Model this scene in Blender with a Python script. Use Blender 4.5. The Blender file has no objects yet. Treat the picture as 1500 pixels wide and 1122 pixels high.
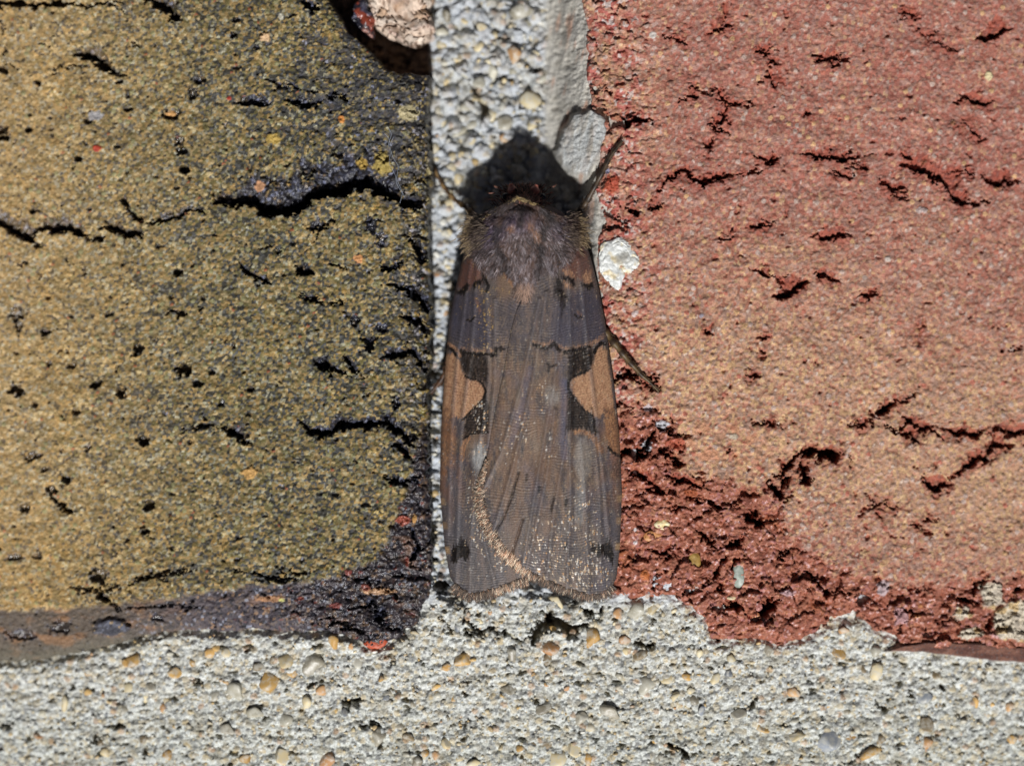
import bpy, math
import numpy as np

# ------------------------------------------------------------------ units
# The scene is modelled in "px" units: 30 px = 1 mm of real size.
U = 1.0 / 30000.0            # one px in metres
CX, CY = 750.0, 561.0        # centre of the view
DIST = 4500.0                # camera distance in px (150 mm)

sc = bpy.context.scene
C = sc.collection

# ------------------------------------------------------------------ camera
cam_d = bpy.data.cameras.new("camera")
cam = bpy.data.objects.new("camera", cam_d)
C.objects.link(cam)
cam.location = (0, 0, DIST * U)
cam.rotation_euler = (0, 0, 0)
cam_d.sensor_width = 36.0
cam_d.lens = 36.0 * DIST / 1500.0
cam_d.clip_start = 0.005
cam_d.clip_end = 10.0
cam_d.dof.use_dof = True
cam_d.dof.focus_distance = (DIST - 12) * U
cam_d.dof.aperture_fstop = 13.0
sc.camera = cam

# ------------------------------------------------------------------ world, sun, exposure
w = bpy.data.worlds.new("World")
sc.world = w
w.use_nodes = True
nt = w.node_tree
bg = nt.nodes["Background"]
sky = nt.nodes.new("ShaderNodeTexSky")
sky.sky_type = 'NISHITA'
sky.sun_disc = False
SUN_EL = math.radians(49)
sky.sun_elevation = SUN_EL
sky.sun_rotation = math.radians(180)
sky.air_density = 0.12
sky.dust_density = 0.9
sky.ozone_density = 0.2
nt.links.new(sky.outputs[0], bg.inputs[0])
bg.inputs[1].default_value = 0.05
sd = bpy.data.lights.new("sun", 'SUN')
sun = bpy.data.objects.new("sun", sd)
C.objects.link(sun)
sun.location = (0, -0.2, 0.2)
sun.rotation_euler = (math.pi / 2 - SUN_EL, 0, 0)
sd.energy = 4.3
sd.angle = math.radians(2.2)
sd.color = (1.0, 0.99, 0.985)
sc.view_settings.view_transform = 'Standard'
sc.view_settings.look = 'None'
sc.view_settings.exposure = 0.0
sc.view_settings.gamma = 1.0

# ------------------------------------------------------------------ numpy noise
_r = np.random.RandomState(7)
PERM = np.concatenate([_r.permutation(256)] * 3).astype(np.int32)
GRAD = np.stack([np.cos(np.arange(256) * 2 * np.pi / 256), np.sin(np.arange(256) * 2 * np.pi / 256)], 1)
RND = _r.rand(256)


def ss(a, b, x):
    t = np.clip((x - a) / (b - a), 0, 1)
    return t * t * (3 - 2 * t)


def perlin(x, y, seed=0):
    x = x + seed * 17.31
    y = y + seed * 9.77
    xi = np.floor(x).astype(np.int32); yi = np.floor(y).astype(np.int32)
    xf = x - xi; yf = y - yi
    xi &= 255; yi &= 255
    u = xf * xf * xf * (xf * (xf * 6 - 15) + 10)
    v = yf * yf * yf * (yf * (yf * 6 - 15) + 10)

    def g(ix, iy, dx, dy):
        k = PERM[(PERM[(ix & 255)] + (iy & 255)) & 255]
        gg = GRAD[k]
        return gg[..., 0] * dx + gg[..., 1] * dy
    a = g(xi, yi, xf, yf); b = g(xi + 1, yi, xf - 1, yf)
    c = g(xi, yi + 1, xf, yf - 1); d = g(xi + 1, yi + 1, xf - 1, yf - 1)
    return ((a + (b - a) * u) * (1 - v) + (c + (d - c) * u) * v) * 1.5


def fbm(x, y, scale, octv=4, seed=0, gain=0.5):
    s = 0; a = 1.0; n = 0; f = 1.0 / scale
    for i in range(octv):
        s = s + a * perlin(x * f, y * f, seed + i * 3)
        n += a; a *= gain; f *= 2.03
    return s / n


def worley(x, y, scale, seed=0):
    """F1, F2 (in cell units) and two random numbers of the nearest cell"""
    x = x / scale + seed * 31.7; y = y / scale + seed * 13.1
    xi = np.floor(x).astype(np.int32); yi = np.floor(y).astype(np.int32)
    f1 = np.full(x.shape, 9.0); f2 = np.full(x.shape, 9.0); idn = np.zeros(x.shape, np.int32)
    for dx in (-1, 0, 1):
        for dy in (-1, 0, 1):
            cx = xi + dx; cy = yi + dy
            k = PERM[(PERM[cx & 255] + (cy & 255)) & 255]
            k2 = PERM[k + 91]
            px = cx + 0.1 + 0.8 * RND[k]; py = cy + 0.1 + 0.8 * RND[k2]
            d = np.hypot(px - x, py - y)
            nb = d < f1
            f2 = np.where(nb, f1, np.minimum(f2, d))
            idn = np.where(nb, k, idn)
            f1 = np.where(nb, d, f1)
    return f1, f2, RND[PERM[idn + 33]], RND[PERM[idn + 147]]


def sdpoly(x, y, pts):
    """signed distance to a polygon, positive inside"""
    P = np.asarray(pts, float); n = len(P)
    d = np.full(x.shape, 1e9); ins = np.zeros(x.shape, bool)
    for i in range(n):
        a = P[i]; b = P[(i + 1) % n]
        e = b - a
        t = np.clip(((x - a[0]) * e[0] + (y - a[1]) * e[1]) / (e @ e + 1e-9), 0, 1)
        d = np.minimum(d, np.hypot(x - a[0] - t * e[0], y - a[1] - t * e[1]))
        if a[1] != b[1]:
            cond = ((a[1] > y) != (b[1] > y)) & (x < (b[0] - a[0]) * (y - a[1]) / (b[1] - a[1]) + a[0])
            ins ^= cond
    return np.where(ins, d, -d)


def near(x, y, pts, m):
    P = np.asarray(pts, float)
    return np.nonzero((x > P[:, 0].min() - m) & (x < P[:, 0].max() + m) & (y > P[:, 1].min() - m) & (y < P[:, 1].max() + m))[0]


def crack(x, y, h, crust, pts, wd, depth, lip=0, seed=0, halo=None):
    m = max(wd, lip) * 1.6 + (24 if halo is not None else 8)
    i = near(x, y, pts, m)
    if len(i) == 0:
        return
    X = x[i]; Y = y[i]
    X = X + 6 * fbm(X, Y, 16, 3, seed + 1) + 2 * perlin(X / 4, Y / 4, seed + 8); Y = Y + 9 * fbm(X, Y, 14, 4, seed + 2, 0.6) + 4 * perlin(X / 5, Y / 5, seed + 9)
    P = np.asarray(pts, float)
    seg = np.hypot(*(P[1:] - P[:-1]).T); L = seg.sum(); acc = 0
    d = np.full(X.shape, 1e9); sg = np.zeros(X.shape); tt = np.zeros(X.shape)
    for k in range(len(P) - 1):
        a = P[k]; e = P[k + 1] - a
        t = np.clip(((X - a[0]) * e[0] + (Y - a[1]) * e[1]) / (e @ e + 1e-9), 0, 1)
        dx = X - a[0] - t * e[0]; dy = Y - a[1] - t * e[1]
        dd = np.hypot(dx, dy)
        nb = dd < d
        d = np.where(nb, dd, d); sg = np.where(nb, dy, sg); tt = np.where(nb, (acc + t * seg[k]) / L, tt)
        acc += seg[k]
    taper = np.clip(np.minimum(tt, 1 - tt) * 5, 0.3, 1)
    ww = wd * 0.62 * taper * np.clip(0.95 + 1.5 * fbm(X, Y, 15, 3, seed + 5, 0.6), 0.12, 2)
    q = ss(ww, ww * 0.45, d)
    dh = -depth * q * (0.6 + 0.4 * taper)
    if halo is not None:
        halo[i] = np.maximum(halo[i], ss(20 * taper, 2, d + 16 * fbm(X, Y, 12, 3, seed + 7)))
    if lip:
        l = lip * taper * (1 + 0.9 * fbm(X, Y, 22, 2, seed + 6))
        lm = np.where(sg < 0, np.clip(1 - d / np.maximum(l, 1), 0, 1), 0)
        dh = np.minimum(dh, -depth * 0.5 * lm ** 0.8)
        crust[i] = np.maximum(crust[i], ss(0.02, 0.3, lm))
    crust[i] = np.maximum(crust[i], q)
    h[i] = np.minimum(h[i], h[i] + dh)


def hairlines(x, y, h, crust, cracks, seed, spread=1.0):
    """thin branches and tails leaving the cracks"""
    r = np.random.RandomState(seed)
    for (p, a, b, c) in cracks:
        P = np.asarray(p, float)
        for k in range(len(P)):
            if r.rand() < 0.33:
                end = k in (0, len(P) - 1)
                ang = r.uniform(-0.5, 0.5) + (math.pi if (k == 0 or (not end and r.rand() < .5)) else 0) + (0 if end else r.choice([-0.7, 0.7]))
                L = r.uniform(8, 30) * spread
                q = [tuple(P[k])]
                for m in range(3):
                    ang += r.uniform(-0.5, 0.5)
                    q.append((q[-1][0] + L / 3 * math.cos(ang), q[-1][1] + L / 3 * math.sin(ang) * 0.8))
                crack(x, y, h, crust, q, r.uniform(2.2, 3.6), r.uniform(6, 16), 0, 900 + seed + k)


def pit(x, y, h, crust, cx, cy, rx, ry, depth, seed=0, rough=0.5):
    i = np.nonzero((abs(x - cx) < rx * 2.2 + 4) & (abs(y - cy) < ry * 2.2 + 4))[0]
    if len(i) == 0:
        return
    X = x[i]; Y = y[i]
    d = np.hypot((X - cx) / rx, (Y - cy) / ry) + rough * 2.2 * fbm(X, Y, 8, 3, seed)
    q = ss(1.0, 0.72, d)
    # the floor rises away from the light: the far wall is lit
    fl = 0.8 + 0.2 * np.clip((Y - cy) / ry, -1, 1)
    h[i] -= 1.35 * depth * q * fl
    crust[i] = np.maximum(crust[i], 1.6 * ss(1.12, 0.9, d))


def s2l(c):
    c = np.asarray(c, float) / 255.0
    return np.where(c <= 0.04045, c / 12.92, ((c + 0.055) / 1.055) ** 2.4)


def mix(a, b, t):
    t = np.asarray(t)[..., None]
    return a * (1 - t) + b * t


def palette(r, stops):
    """pick one of several colours by a random number, stops = [(weight, rgb)], weights may be arrays"""
    tot = sum(s[0] for s in stops)
    acc = np.zeros(r.shape); out = np.zeros(r.shape + (3,))
    for wt, col in stops:
        lo = acc / tot; acc = acc + wt; hi = acc / tot
        out[(r >= lo) & (r <= hi)] = s2l(col)
    return out


# ------------------------------------------------------------------ object helpers
def empty(name, loc_px, label=None, cat=None, group=None, parent=None):
    o = bpy.data.objects.new(name, None)
    o.empty_display_size = 0.002
    C.objects.link(o)
    o.location = (loc_px[0] * U, loc_px[1] * U, loc_px[2] * U)
    if parent: o.parent = parent
    if label: o['label'] = label
    if cat: o['category'] = cat
    if group: o['group'] = group
    return o


def link(name, me, parent=None, mat=None, label=None, kind=None):
    o = bpy.data.objects.new(name, me)
    C.objects.link(o)
    if parent: o.parent = parent
    if mat and not me.materials: me.materials.append(mat)
    if label: o['label'] = label
    if kind: o['kind'] = kind
    return o


def make_mesh(name, V, F, col=None, prop=None, smooth=True):
    """V in px (x right, y DOWN, h up); F (n,3) or (n,4)"""
    W = np.empty((len(V), 3)); W[:, 0] = (V[:, 0] - CX) * U; W[:, 1] = (CY - V[:, 1]) * U; W[:, 2] = V[:, 2] * U
    me = bpy.data.meshes.new(name)
    k = F.shape[1]; n = len(F)
    me.vertices.add(len(V)); me.vertices.foreach_set("co", W.astype(np.float32).ravel())
    me.loops.add(n * k); me.loops.foreach_set("vertex_index", F.astype(np.int32).ravel())
    me.polygons.add(n)
    me.polygons.foreach_set("loop_start", np.arange(0, n * k, k, dtype=np.int32))
    me.polygons.foreach_set("loop_total", np.full(n, k, np.int32))
    me.polygons.foreach_set("use_smooth", np.full(n, smooth))
    if col is not None:
        a = me.attributes.new("Col", 'FLOAT_COLOR', 'POINT')
        a.data.foreach_set("color", np.concatenate([np.clip(col, 0, 1), np.ones((len(V), 1))], 1).astype(np.float32).ravel())
    if prop is not None:   # roughness, metallic, spare
        a = me.attributes.new("Prop", 'FLOAT_COLOR', 'POINT')
        a.data.foreach_set("color", np.concatenate([prop, np.ones((len(V), 1))], 1).astype(np.float32).ravel())
    me.update(calc_edges=True)
    return me


def axis(lo, hi, a, b, st, coarse=1.13):
    """grid coordinates: fine step inside a..b, growing outside out to lo / hi"""
    v = list(np.arange(a, b + 1e-6, st))
    s = st; x = v[-1]
    while x < hi: s *= coarse; x += s; v.append(x)
    s = st; x = v[0]; pre = []
    while x > lo: s *= coarse; x -= s; pre.append(x)
    return np.array(pre[::-1] + v)


def grid_points(xs, ys, keep):
    """flattened grid; keep(X,Y)->bool chooses vertices; returns X,Y,faces"""
    X, Y = np.meshgrid(xs, ys)
    m = keep(X, Y)
    ny, nx = X.shape
    idx = -np.ones(X.shape, np.int64)
    q = m[:-1, :-1] & m[1:, :-1] & m[:-1, 1:] & m[1:, 1:]
    used = np.zeros(X.shape, bool)
    used[:-1, :-1] |= q; used[1:, :-1] |= q; used[:-1, 1:] |= q; used[1:, 1:] |= q
    idx[used] = np.arange(used.sum())
    a = idx[:-1, :-1][q]; b = idx[:-1, 1:][q]; c = idx[1:, 1:][q]; d = idx[1:, :-1][q]
    return X[used], Y[used], np.stack([d, c, b, a], 1)


# ------------------------------------------------------------------ materials
def attr_mat(name, spec=0.4, bump=0.0, bscale=40000.0, noise_amt=0.12, coat=0.0, sss=0.0):
    m = bpy.data.materials.new(name); m.use_nodes = True
    t = m.node_tree; b = t.nodes["Principled BSDF"]
    a = t.nodes.new("ShaderNodeAttribute"); a.attribute_name = "Col"
    p = t.nodes.new("ShaderNodeAttribute"); p.attribute_name = "Prop"
    sp = t.nodes.new("ShaderNodeSeparateColor")
    t.links.new(p.outputs["Color"], sp.inputs[0])
    tc = t.nodes.new("ShaderNodeTexCoord")
    nz = t.nodes.new("ShaderNodeTexNoise"); nz.inputs["Scale"].default_value = bscale / 10.0
    nz.inputs["Detail"].default_value = 3.0
    t.links.new(tc.outputs["Object"], nz.inputs["Vector"])
    mr = t.nodes.new("ShaderNodeMapRange")
    mr.inputs["From Min"].default_value = 0.3; mr.inputs["From Max"].default_value = 0.7
    mr.inputs["To Min"].default_value = 1 - noise_amt * 2; mr.inputs["To Max"].default_value = 1 + noise_amt * 2
    t.links.new(nz.outputs["Fac"], mr.inputs["Value"])
    vm = t.nodes.new("ShaderNodeVectorMath"); vm.operation = 'SCALE'
    t.links.new(a.outputs["Color"], vm.inputs[0]); t.links.new(mr.outputs[0], vm.inputs["Scale"])
    t.links.new(vm.outputs[0], b.inputs["Base Color"])
    t.links.new(sp.outputs[0], b.inputs["Roughness"])
    t.links.new(sp.outputs[1], b.inputs["Metallic"])
    b.inputs["Specular IOR Level"].default_value = spec
    if bump:
        bp = t.nodes.new("ShaderNodeBump"); bp.inputs["Strength"].default_value = bump
        bp.inputs["Distance"].default_value = 2 * U
        t.links.new(nz.outputs["Fac"], bp.inputs["Height"]); t.links.new(bp.outputs[0], b.inputs["Normal"])
    return m


M_BRICK_Y = attr_mat("yellow_brick", 0.45, 0.5, 120000)
M_BRICK_R = attr_mat("red_brick", 0.5, 0.5, 120000)
M_MORTAR = attr_mat("lime_mortar", 0.25, 0.6, 110000)
M_WING = attr_mat("wing_scales", 0.35, 0.25, 150000, 0.14)
M_HAIR = attr_mat("moth_hair", 0.4, 0.0, 150000, 0.05)
M_GRAIN = attr_mat("sand_grain", 0.55, 0.25, 60000, 0.10)


def stone_mat(name, col, col2, rough, scale=3500.0, film=0.62):
    m = bpy.data.materials.new(name); m.use_nodes = True
    t = m.node_tree; b = t.nodes["Principled BSDF"]
    tc = t.nodes.new("ShaderNodeTexCoord"); oi = t.nodes.new("ShaderNodeObjectInfo")
    ad = t.nodes.new("ShaderNodeVectorMath"); ad.operation = 'ADD'
    t.links.new(tc.outputs["Object"], ad.inputs[0]); t.links.new(oi.outputs["Random"], ad.inputs[1])
    nz = t.nodes.new("ShaderNodeTexNoise"); nz.inputs["Scale"].default_value = scale; nz.inputs["Detail"].default_value = 4
    t.links.new(ad.outputs[0], nz.inputs["Vector"])
    cr = t.nodes.new("ShaderNodeValToRGB")
    cr.color_ramp.elements[0].position = 0.38; cr.color_ramp.elements[1].position = 0.66
    cr.color_ramp.elements[0].color = (*s2l(col), 1); cr.color_ramp.elements[1].color = (*s2l(col2), 1)
    t.links.new(nz.outputs["Fac"], cr.inputs[0])
    hs = t.nodes.new("ShaderNodeHueSaturation")
    mr = t.nodes.new("ShaderNodeMapRange"); mr.inputs["To Min"].default_value = 0.75; mr.inputs["To Max"].default_value = 1.2
    t.links.new(oi.outputs["Random"], mr.inputs["Value"]); t.links.new(mr.outputs[0], hs.inputs["Value"])
    t.links.new(cr.outputs[0], hs.inputs["Color"])
    # cement film clinging to the stone
    n2 = t.nodes.new("ShaderNodeTexNoise"); n2.inputs["Scale"].default_value = scale * 0.9; n2.inputs["Detail"].default_value = 6; n2.inputs["Roughness"].default_value = 0.7
    geo = t.nodes.new("ShaderNodeNewGeometry"); t.links.new(geo.outputs["Position"], n2.inputs["Vector"])
    m2 = t.nodes.new("ShaderNodeMapRange"); m2.inputs["From Min"].default_value = 0.46; m2.inputs["From Max"].default_value = 0.58
    t.links.new(n2.outputs["Fac"], m2.inputs["Value"])
    mx = t.nodes.new("ShaderNodeMix"); mx.data_type = 'RGBA'
    mm = t.nodes.new("ShaderNodeMath"); mm.operation = 'MULTIPLY'; mm.inputs[1].default_value = film
    t.links.new(m2.outputs[0], mm.inputs[0]); t.links.new(mm.outputs[0], mx.inputs[0])
    t.links.new(hs.outputs[0], mx.inputs[6]); mx.inputs[7].default_value = (*s2l((198, 196, 184)), 1)
    t.links.new(mx.outputs[2], b.inputs["Base Color"])
    b.inputs["Roughness"].default_value = rough + 0.15
    b.inputs["Specular IOR Level"].default_value = 0.4
    bp = t.nodes.new("ShaderNodeBump"); bp.inputs["Strength"].default_value = 0.5; bp.inputs["Distance"].default_value = 1.5 * U
    t.links.new(nz.outputs["Fac"], bp.inputs["Height"]); t.links.new(bp.outputs[0], b.inputs["Normal"])
    return m


# ================================================================== THE WALL
wall = empty("brick_wall", (0, 0, -140), "weathered wall of yellow-brown and red bricks with pale sandy mortar joints", "wall")
WALL_OFF = -140
wall['kind'] = 'thing'


def child_of_wall(o):
    o.parent = wall
    o.location = (0, 0, -WALL_OFF * U)
    return o


def persp(x, y, hn):
    k = 1 - hn / DIST
    return CX + (x - CX) * k, CY + (y - CY) * k


# ---------------------------------------------------------------- yellow brick (left)
OUT_L = [(-400, -400), (462, -400), (470, -30), (482, 2), (497, 20), (508, 45), (528, 62), (545, 78), (562, 100), (585, 106),
         (612, 110), (629, 107), (628, 200), (629, 300), (627, 420), (628, 560), (629, 680), (632, 760), (635, 830),
         (630, 875), (612, 905), (590, 928), (562, 946), (535, 946), (510, 932), (470, 925), (420, 927), (380, 921), (330, 926),
         (280, 922), (235, 926), (195, 935), (160, 946), (110, 957), (60, 966), (0, 970), (-400, 985)]
BOT_L = [(-400, 905), (0, 893), (120, 888), (200, 880), (300, 866), (380, 856), (440, 850), (475, 846), (505, 838), (545, 820),
         (566, 795), (576, 760), (590, 728), (602, 690), (615, 640), (628, 600)]


def polyline_dist(x, y, pts):
    P = np.asarray(pts, float); d = np.full(x.shape, 1e9)
    for k in range(len(P) - 1):
        a = P[k]; e = P[k + 1] - a
        t = np.clip(((x - a[0]) * e[0] + (y - a[1]) * e[1]) / (e @ e), 0, 1)
        d = np.minimum(d, np.hypot(x - a[0] - t * e[0], y - a[1] - t * e[1]))
    return d


def drop_left(x):
    return -0.085 * np.clip(560 - x, 0, None)


def build_left():
    xs = axis(-330, 640, -6, 641, 1.4); ys = axis(-260, 992, -6, 992, 1.4)
    keep = lambda X, Y: sdpoly(X, Y, OUT_L) > -15
    X, Y, F = grid_points(xs, ys, keep)
    wx = X + 3.5 * fbm(X, Y, 14, 3, 3); wy = Y + 4.5 * fbm(X, Y, 16, 4, 5)
    sdv = sdpoly(wx, wy, OUT_L) + ss(560, 600, X) * (9 * fbm(X, Y, 55, 4, 7, 0.6) + 4 * perlin(Y / 9, X / 30, 3) - 1)
    h = np.zeros(X.shape); crust = np.zeros(X.shape)
    h += 5 * fbm(X, Y, 130, 3, 11) + 2.6 * fbm(X, Y, 26, 3, 12)
    # grains
    f1, f2, r1, r2 = worley(X + 1.5 * perlin(X / 6, Y / 6, 2), Y, 3.9, 1)
    g1, g2, q1, q2 = worley(X, Y, 8.5, 4)
    gl = ss(-20, 420, X)
    h += (1.3 + 0.9 * gl) * np.sqrt(np.clip(1 - f1 ** 2, 0, 1)) * (0.4 + r2)
    h += np.where(q2 > 0.75, 1.8 * np.clip(1 - g1 * 1.6, 0, 1), 0)
    # bottom band rounding (below the face)
    inb = sdpoly(wx, wy, BOT_L + [(700, 600), (700, 1200), (-400, 1200)])
    band = ss(-3, 6, inb + 7 * fbm(X, Y, 20, 3, 15))
    h -= np.clip(inb, 0, 80) * 0.05 + 1.5 * band
    n = fbm(X, Y, 18, 4, 21)
    h += band * ss(260, 420, X) * (6 * n - 1.5 * ss(0.12, 0.0, f2 - f1))
    p1, p2, pr, pr2 = worley(wx + 6 * perlin(X / 12, Y / 12, 4), wy, 24, 8)
    h += band * ss(300, 480, X) * ((pr - 0.5) * 7 - 4 * ss(0.10, 0.0, p2 - p1))
    # damaged dark strip along the right edge
    edge = ss(62, 6, 629 - X + 26 * fbm(X, Y, 40, 3, 31)) * ss(700, 600, Y)
    e1, e2, er, er2 = worley(wx, wy, 17, 6)
    h += edge * ((er - 0.6) * 9 - 4 * ss(0.12, 0.0, e2 - e1)) - 5 * edge
    # cracks
    CR = [([(-300, 2), (-20, 5), (25, 5), (60, 8), (95, 6), (130, 9), (158, 1)], 10, 34, 0),
          ([(155, 3), (172, 12), (188, 22)], 4, 10, 0),
          ([(214, 0), (236, 6), (247, 18), (262, 33)], 11, 34, 16),
          ([(112, 80), (133, 84), (150, 95), (166, 109)], 8, 34, 20),
          ([(92, 98), (116, 97)], 3, 9, 0), ([(188, 66), (207, 68)], 3, 9, 0),
          ([(390, 116), (404, 126), (424, 125), (442, 134)], 3.5, 12, 6),
          ([(345, 153), (372, 149), (395, 153)], 5, 16, 10), ([(420, 148), (440, 154), (450, 156), (472, 149)], 6, 20, 13),
          ([(440, 0), (452, 10), (466, 12)], 9, 26, 10), ([(478, 143), (495, 138)], 5, 14, 4),
          ([(-80, 318), (0, 327), (20, 340), (38, 346), (52, 364)], 9, 34, 24),
          ([(57, 338), (80, 333), (100, 337), (124, 347)], 9, 34, 18),
          ([(136, 350), (152, 348)], 6, 20, 4),
          ([(148, 335), (166, 334), (180, 343), (207, 346)], 8, 30, 13),
          ([(216, 329), (245, 322), (270, 311), (292, 307)], 4.5, 18, 10),
          ([(180, 293), (192, 312), (205, 325)], 4, 14, 5),
          ([(325, 298), (345, 301), (372, 296), (385, 306), (420, 312), (440, 301), (455, 290), (472, 283), (497, 280),
            (516, 270), (546, 274), (568, 289), (606, 304)], 14, 60, 50),
          ([(452, 337), (466, 336), (478, 331)], 5, 22, 18),
          ([(430, 391), (445, 398), (456, 401)], 9, 34, 12), ([(350, 384), (362, 398), (376, 406), (398, 418)], 5, 20, 7),
          ([(385, 362), (398, 361)], 3, 10, 0), ([(402, 368), (414, 370)], 3, 10, 3),
          ([(440, 433), (458, 437), (478, 446)], 4, 18, 4), ([(482, 384), (498, 392), (510, 394)], 3, 12, 2),
          ([(598, 348), (610, 362), (618, 380)], 7, 30, 10), ([(570, 418), (596, 424), (620, 440), (627, 462)], 8, 32, 10),
          ([(590, 462), (612, 472), (626, 492)], 7, 28, 8), ([(556, 392), (575, 396), (590, 388)], 5, 20, 12),
          ([(245, 459), (258, 458), (276, 461)], 5, 20, 5), ([(290, 452), (298, 453)], 4, 12, 4),
          ([(95, 379), (105, 393)], 3.5, 12, 0), ([(24, 390), (45, 384)], 3, 8, 0),
          ([(462, 533), (476, 536), (486, 541), (500, 546)], 7, 28, 12), ([(500, 525), (512, 532), (521, 546)], 4, 20, 6),
          ([(527, 492), (537, 500), (541, 512), (549, 495)], 6, 22, 8),
          ([(556, 527), (570, 522), (584, 519), (602, 515), (614, 530), (620, 540)], 6, 26, 8),
          ([(328, 628), (345, 638), (362, 650)], 10, 32, 16), ([(285, 626), (305, 622), (316, 625)], 5, 18, 7),
          ([(438, 614), (448, 628), (458, 634), (478, 638), (492, 628), (504, 622), (520, 625), (545, 621), (566, 619), (590, 640),
            (606, 656)], 8, 34, 14),
          ([(572, 650), (590, 658), (604, 676)], 6, 24, 8), ([(566, 700), (588, 708), (600, 704)], 7, 24, 8),
          ([(72, 727), (84, 735), (97, 746), (112, 750)], 6, 22, 0),
          ([(182, 858), (200, 848), (232, 842), (262, 836), (288, 833)], 4.5, 12, 0),
          ([(100, 862), (140, 864), (165, 884), (180, 896)], 5, 12, 0),
          ([(355, 838), (385, 842), (405, 850), (436, 846)], 4, 14, 0), ([(420, 832), (440, 840), (466, 838)], 3.5, 12, 0),
          ([(170, 892), (250, 886), (300, 890)], 3.5, 9, 0),
          ([(2, 28), (8, 62), (6, 90)], 3, 8, 0), ([(55, 65), (75, 68)], 3, 8, 0),
          ([(530, 890), (545, 886), (560, 900), (548, 914)], 7, 22, 8), ([(560, 860), (580, 868), (582, 882)], 4, 14, 0),
          ([(470, 905), (500, 915), (528, 925), (540, 935)], 5, 20, 0),
          ([(600, 770), (612, 800), (600, 830)], 5, 18, 6)]
    for k, (p, a, b, c) in enumerate(CR):
        crack(X, Y, h, crust, p, a, b, c, 40 + k)
    hairlines(X, Y, h, crust, CR, 5)
    PT = [(173, 121, 5, 4, 16), (5, 103, 8, 7, 12), (6, 190, 7, 9, 14), (42, 189, 5, 5, 14), (5, 202, 10, 4, 14), (55, 121, 5, 3, 12),
          (130, 178, 7, 4, 8), (114, 233, 6, 4, 16), (252, 168, 14, 8, 9), (172, 215, 5, 2.5, 9), (187, 161, 6, 3, 12),
          (265, 222, 8, 6, 8), (282, 138, 7, 9, 7), (262, 208, 6, 9, 7), (294, 118, 8, 6, 7), (347, 30, 6, 5, 6), (342, 52, 5, 4, 8),
          (48, 309, 7, 4, 12), (183, 295, 5, 6, 14), (206, 320, 5, 4, 16), (262, 398, 8, 6, 14), (270, 248, 8, 7, 16),
          (67, 487, 8, 6, 10), (24, 571, 11, 9, 18), (201, 510, 9, 9, 16), (268, 542, 12, 10, 18), (288, 562, 8, 5, 12),
          (141, 563, 8, 6, 12), (177, 575, 7, 9, 14), (105, 535, 9, 4, 6), (72, 533, 5, 5, 6), (51, 592, 6, 5, 7), (111, 603, 6, 5, 9),
          (208, 646, 10, 7, 14), (47, 668, 13, 6, 6), (66, 688, 5, 5, 5), (97, 702, 7, 6, 14), (74, 718, 9, 7, 12), (219, 740, 8, 8, 13),
          (213, 779, 5, 5, 12), (36, 742, 8, 6, 8), (145, 842, 13, 13, 10), (149, 874, 8, 8, 7), (365, 570, 7, 4, 9), (278, 647, 4, 3, 5),
          (342, 505, 4, 4, 6), (560, 480, 9, 9, 6), (520, 470, 8, 9, 5), (470, 530, 10, 8, 4), (20, 816, 12, 6, 4), (55, 814, 8, 5, 4),
          (600, 640, 10, 6, 8), (580, 590, 6, 8, 8), (232, 360, 6, 4, 5), (560, 350, 10, 9, 3), (545, 330, 9, 12, 3), (88, 918, 16, 10, 4),
          (30, 930, 20, 9, 4), (230, 905, 9, 6, 4), (130, 655, 5, 4, 6), (310, 545, 5, 4, 8), (325, 590, 5, 5, 6), (160, 460, 6, 5, 5),
          (580, 62, 1, 1, 1), (25, 460, 12, 10, 5), (28, 475, 6, 9, 6)]
    for k, (cx, cy, rx, ry, dp) in enumerate(PT):
        pit(X, Y, h, crust, cx, cy, rx, ry, dp, 100 + k)
    # random small pits
    rp = fbm(X, Y, 16, 3, 77)
    sp = ss(0.42, 0.56, rp); h -= sp * 6; crust = np.maximum(crust, sp * 0.85)
    # raised pebble bottom left
    ov = ss(1.0, 0.6, np.hypot((X - 163) / 32, (Y - 919) / 17) + 0.25 * fbm(X, Y, 14, 2, 9))
    h += 7 * ov
    # --- colours
    dark = 0.06 + 0.16 * gl + 0.5 * edge + 0.6 * ss(-0.05, 0.35, fbm(X, Y, 60, 4, 51)) * gl + 0.5 * ss(0.0, 0.3, fbm(X, Y, 24, 4, 54)) * ss(430, 600, X) + 0.3 * ss(0.1, 0.4, fbm(X, Y, 13, 2, 53)) * (0.3 + gl) + \
        0.45 * ss(130, 30, np.hypot((X - 565) / 1.1, Y - 175)) + 0.3 * ss(100, 30, np.hypot((X - 470) / 1.6, Y - 160)) + 0.3 * ss(60, 10, abs(Y - 480)) * ss(430, 560, X)
    dark += 0.5 * ss(34, 6, abs(Y - 268 + 10 * fbm(X, Y, 30, 2, 4)) + np.clip(395 - X, 0, 99) * 0.6) * ss(0.25, -0.2, fbm(X, Y, 22, 3, 91))
    dark = np.clip(dark, 0, 1.1)
    light = (0.25 + 0.1 * (1 - gl))
    patch = ss(70, 30, np.hypot((X - 555) / 1.3, Y - 345))
    dark *= (1 - 0.6 * patch)
    cg = palette(r1, [(dark * 0.75, (44, 44, 50)), (dark * 0.4, (84, 84, 92)), (0.30 + 0 * X, (146, 122, 76)), (0.30 - 0.1 * gl, (180, 142, 88)),
                      (light * 0.7, (196, 166, 120)), (0.2 * gl + 0.02, (122, 108, 62)), (0.10 + 0 * X, (170, 160, 140)), (0.03 + 0 * X, (206, 196, 170)),
                      (0.006 + 0 * X, (172, 92, 60))])
    cg = cg * (0.62 + 0.62 * r2[:, None])
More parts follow.
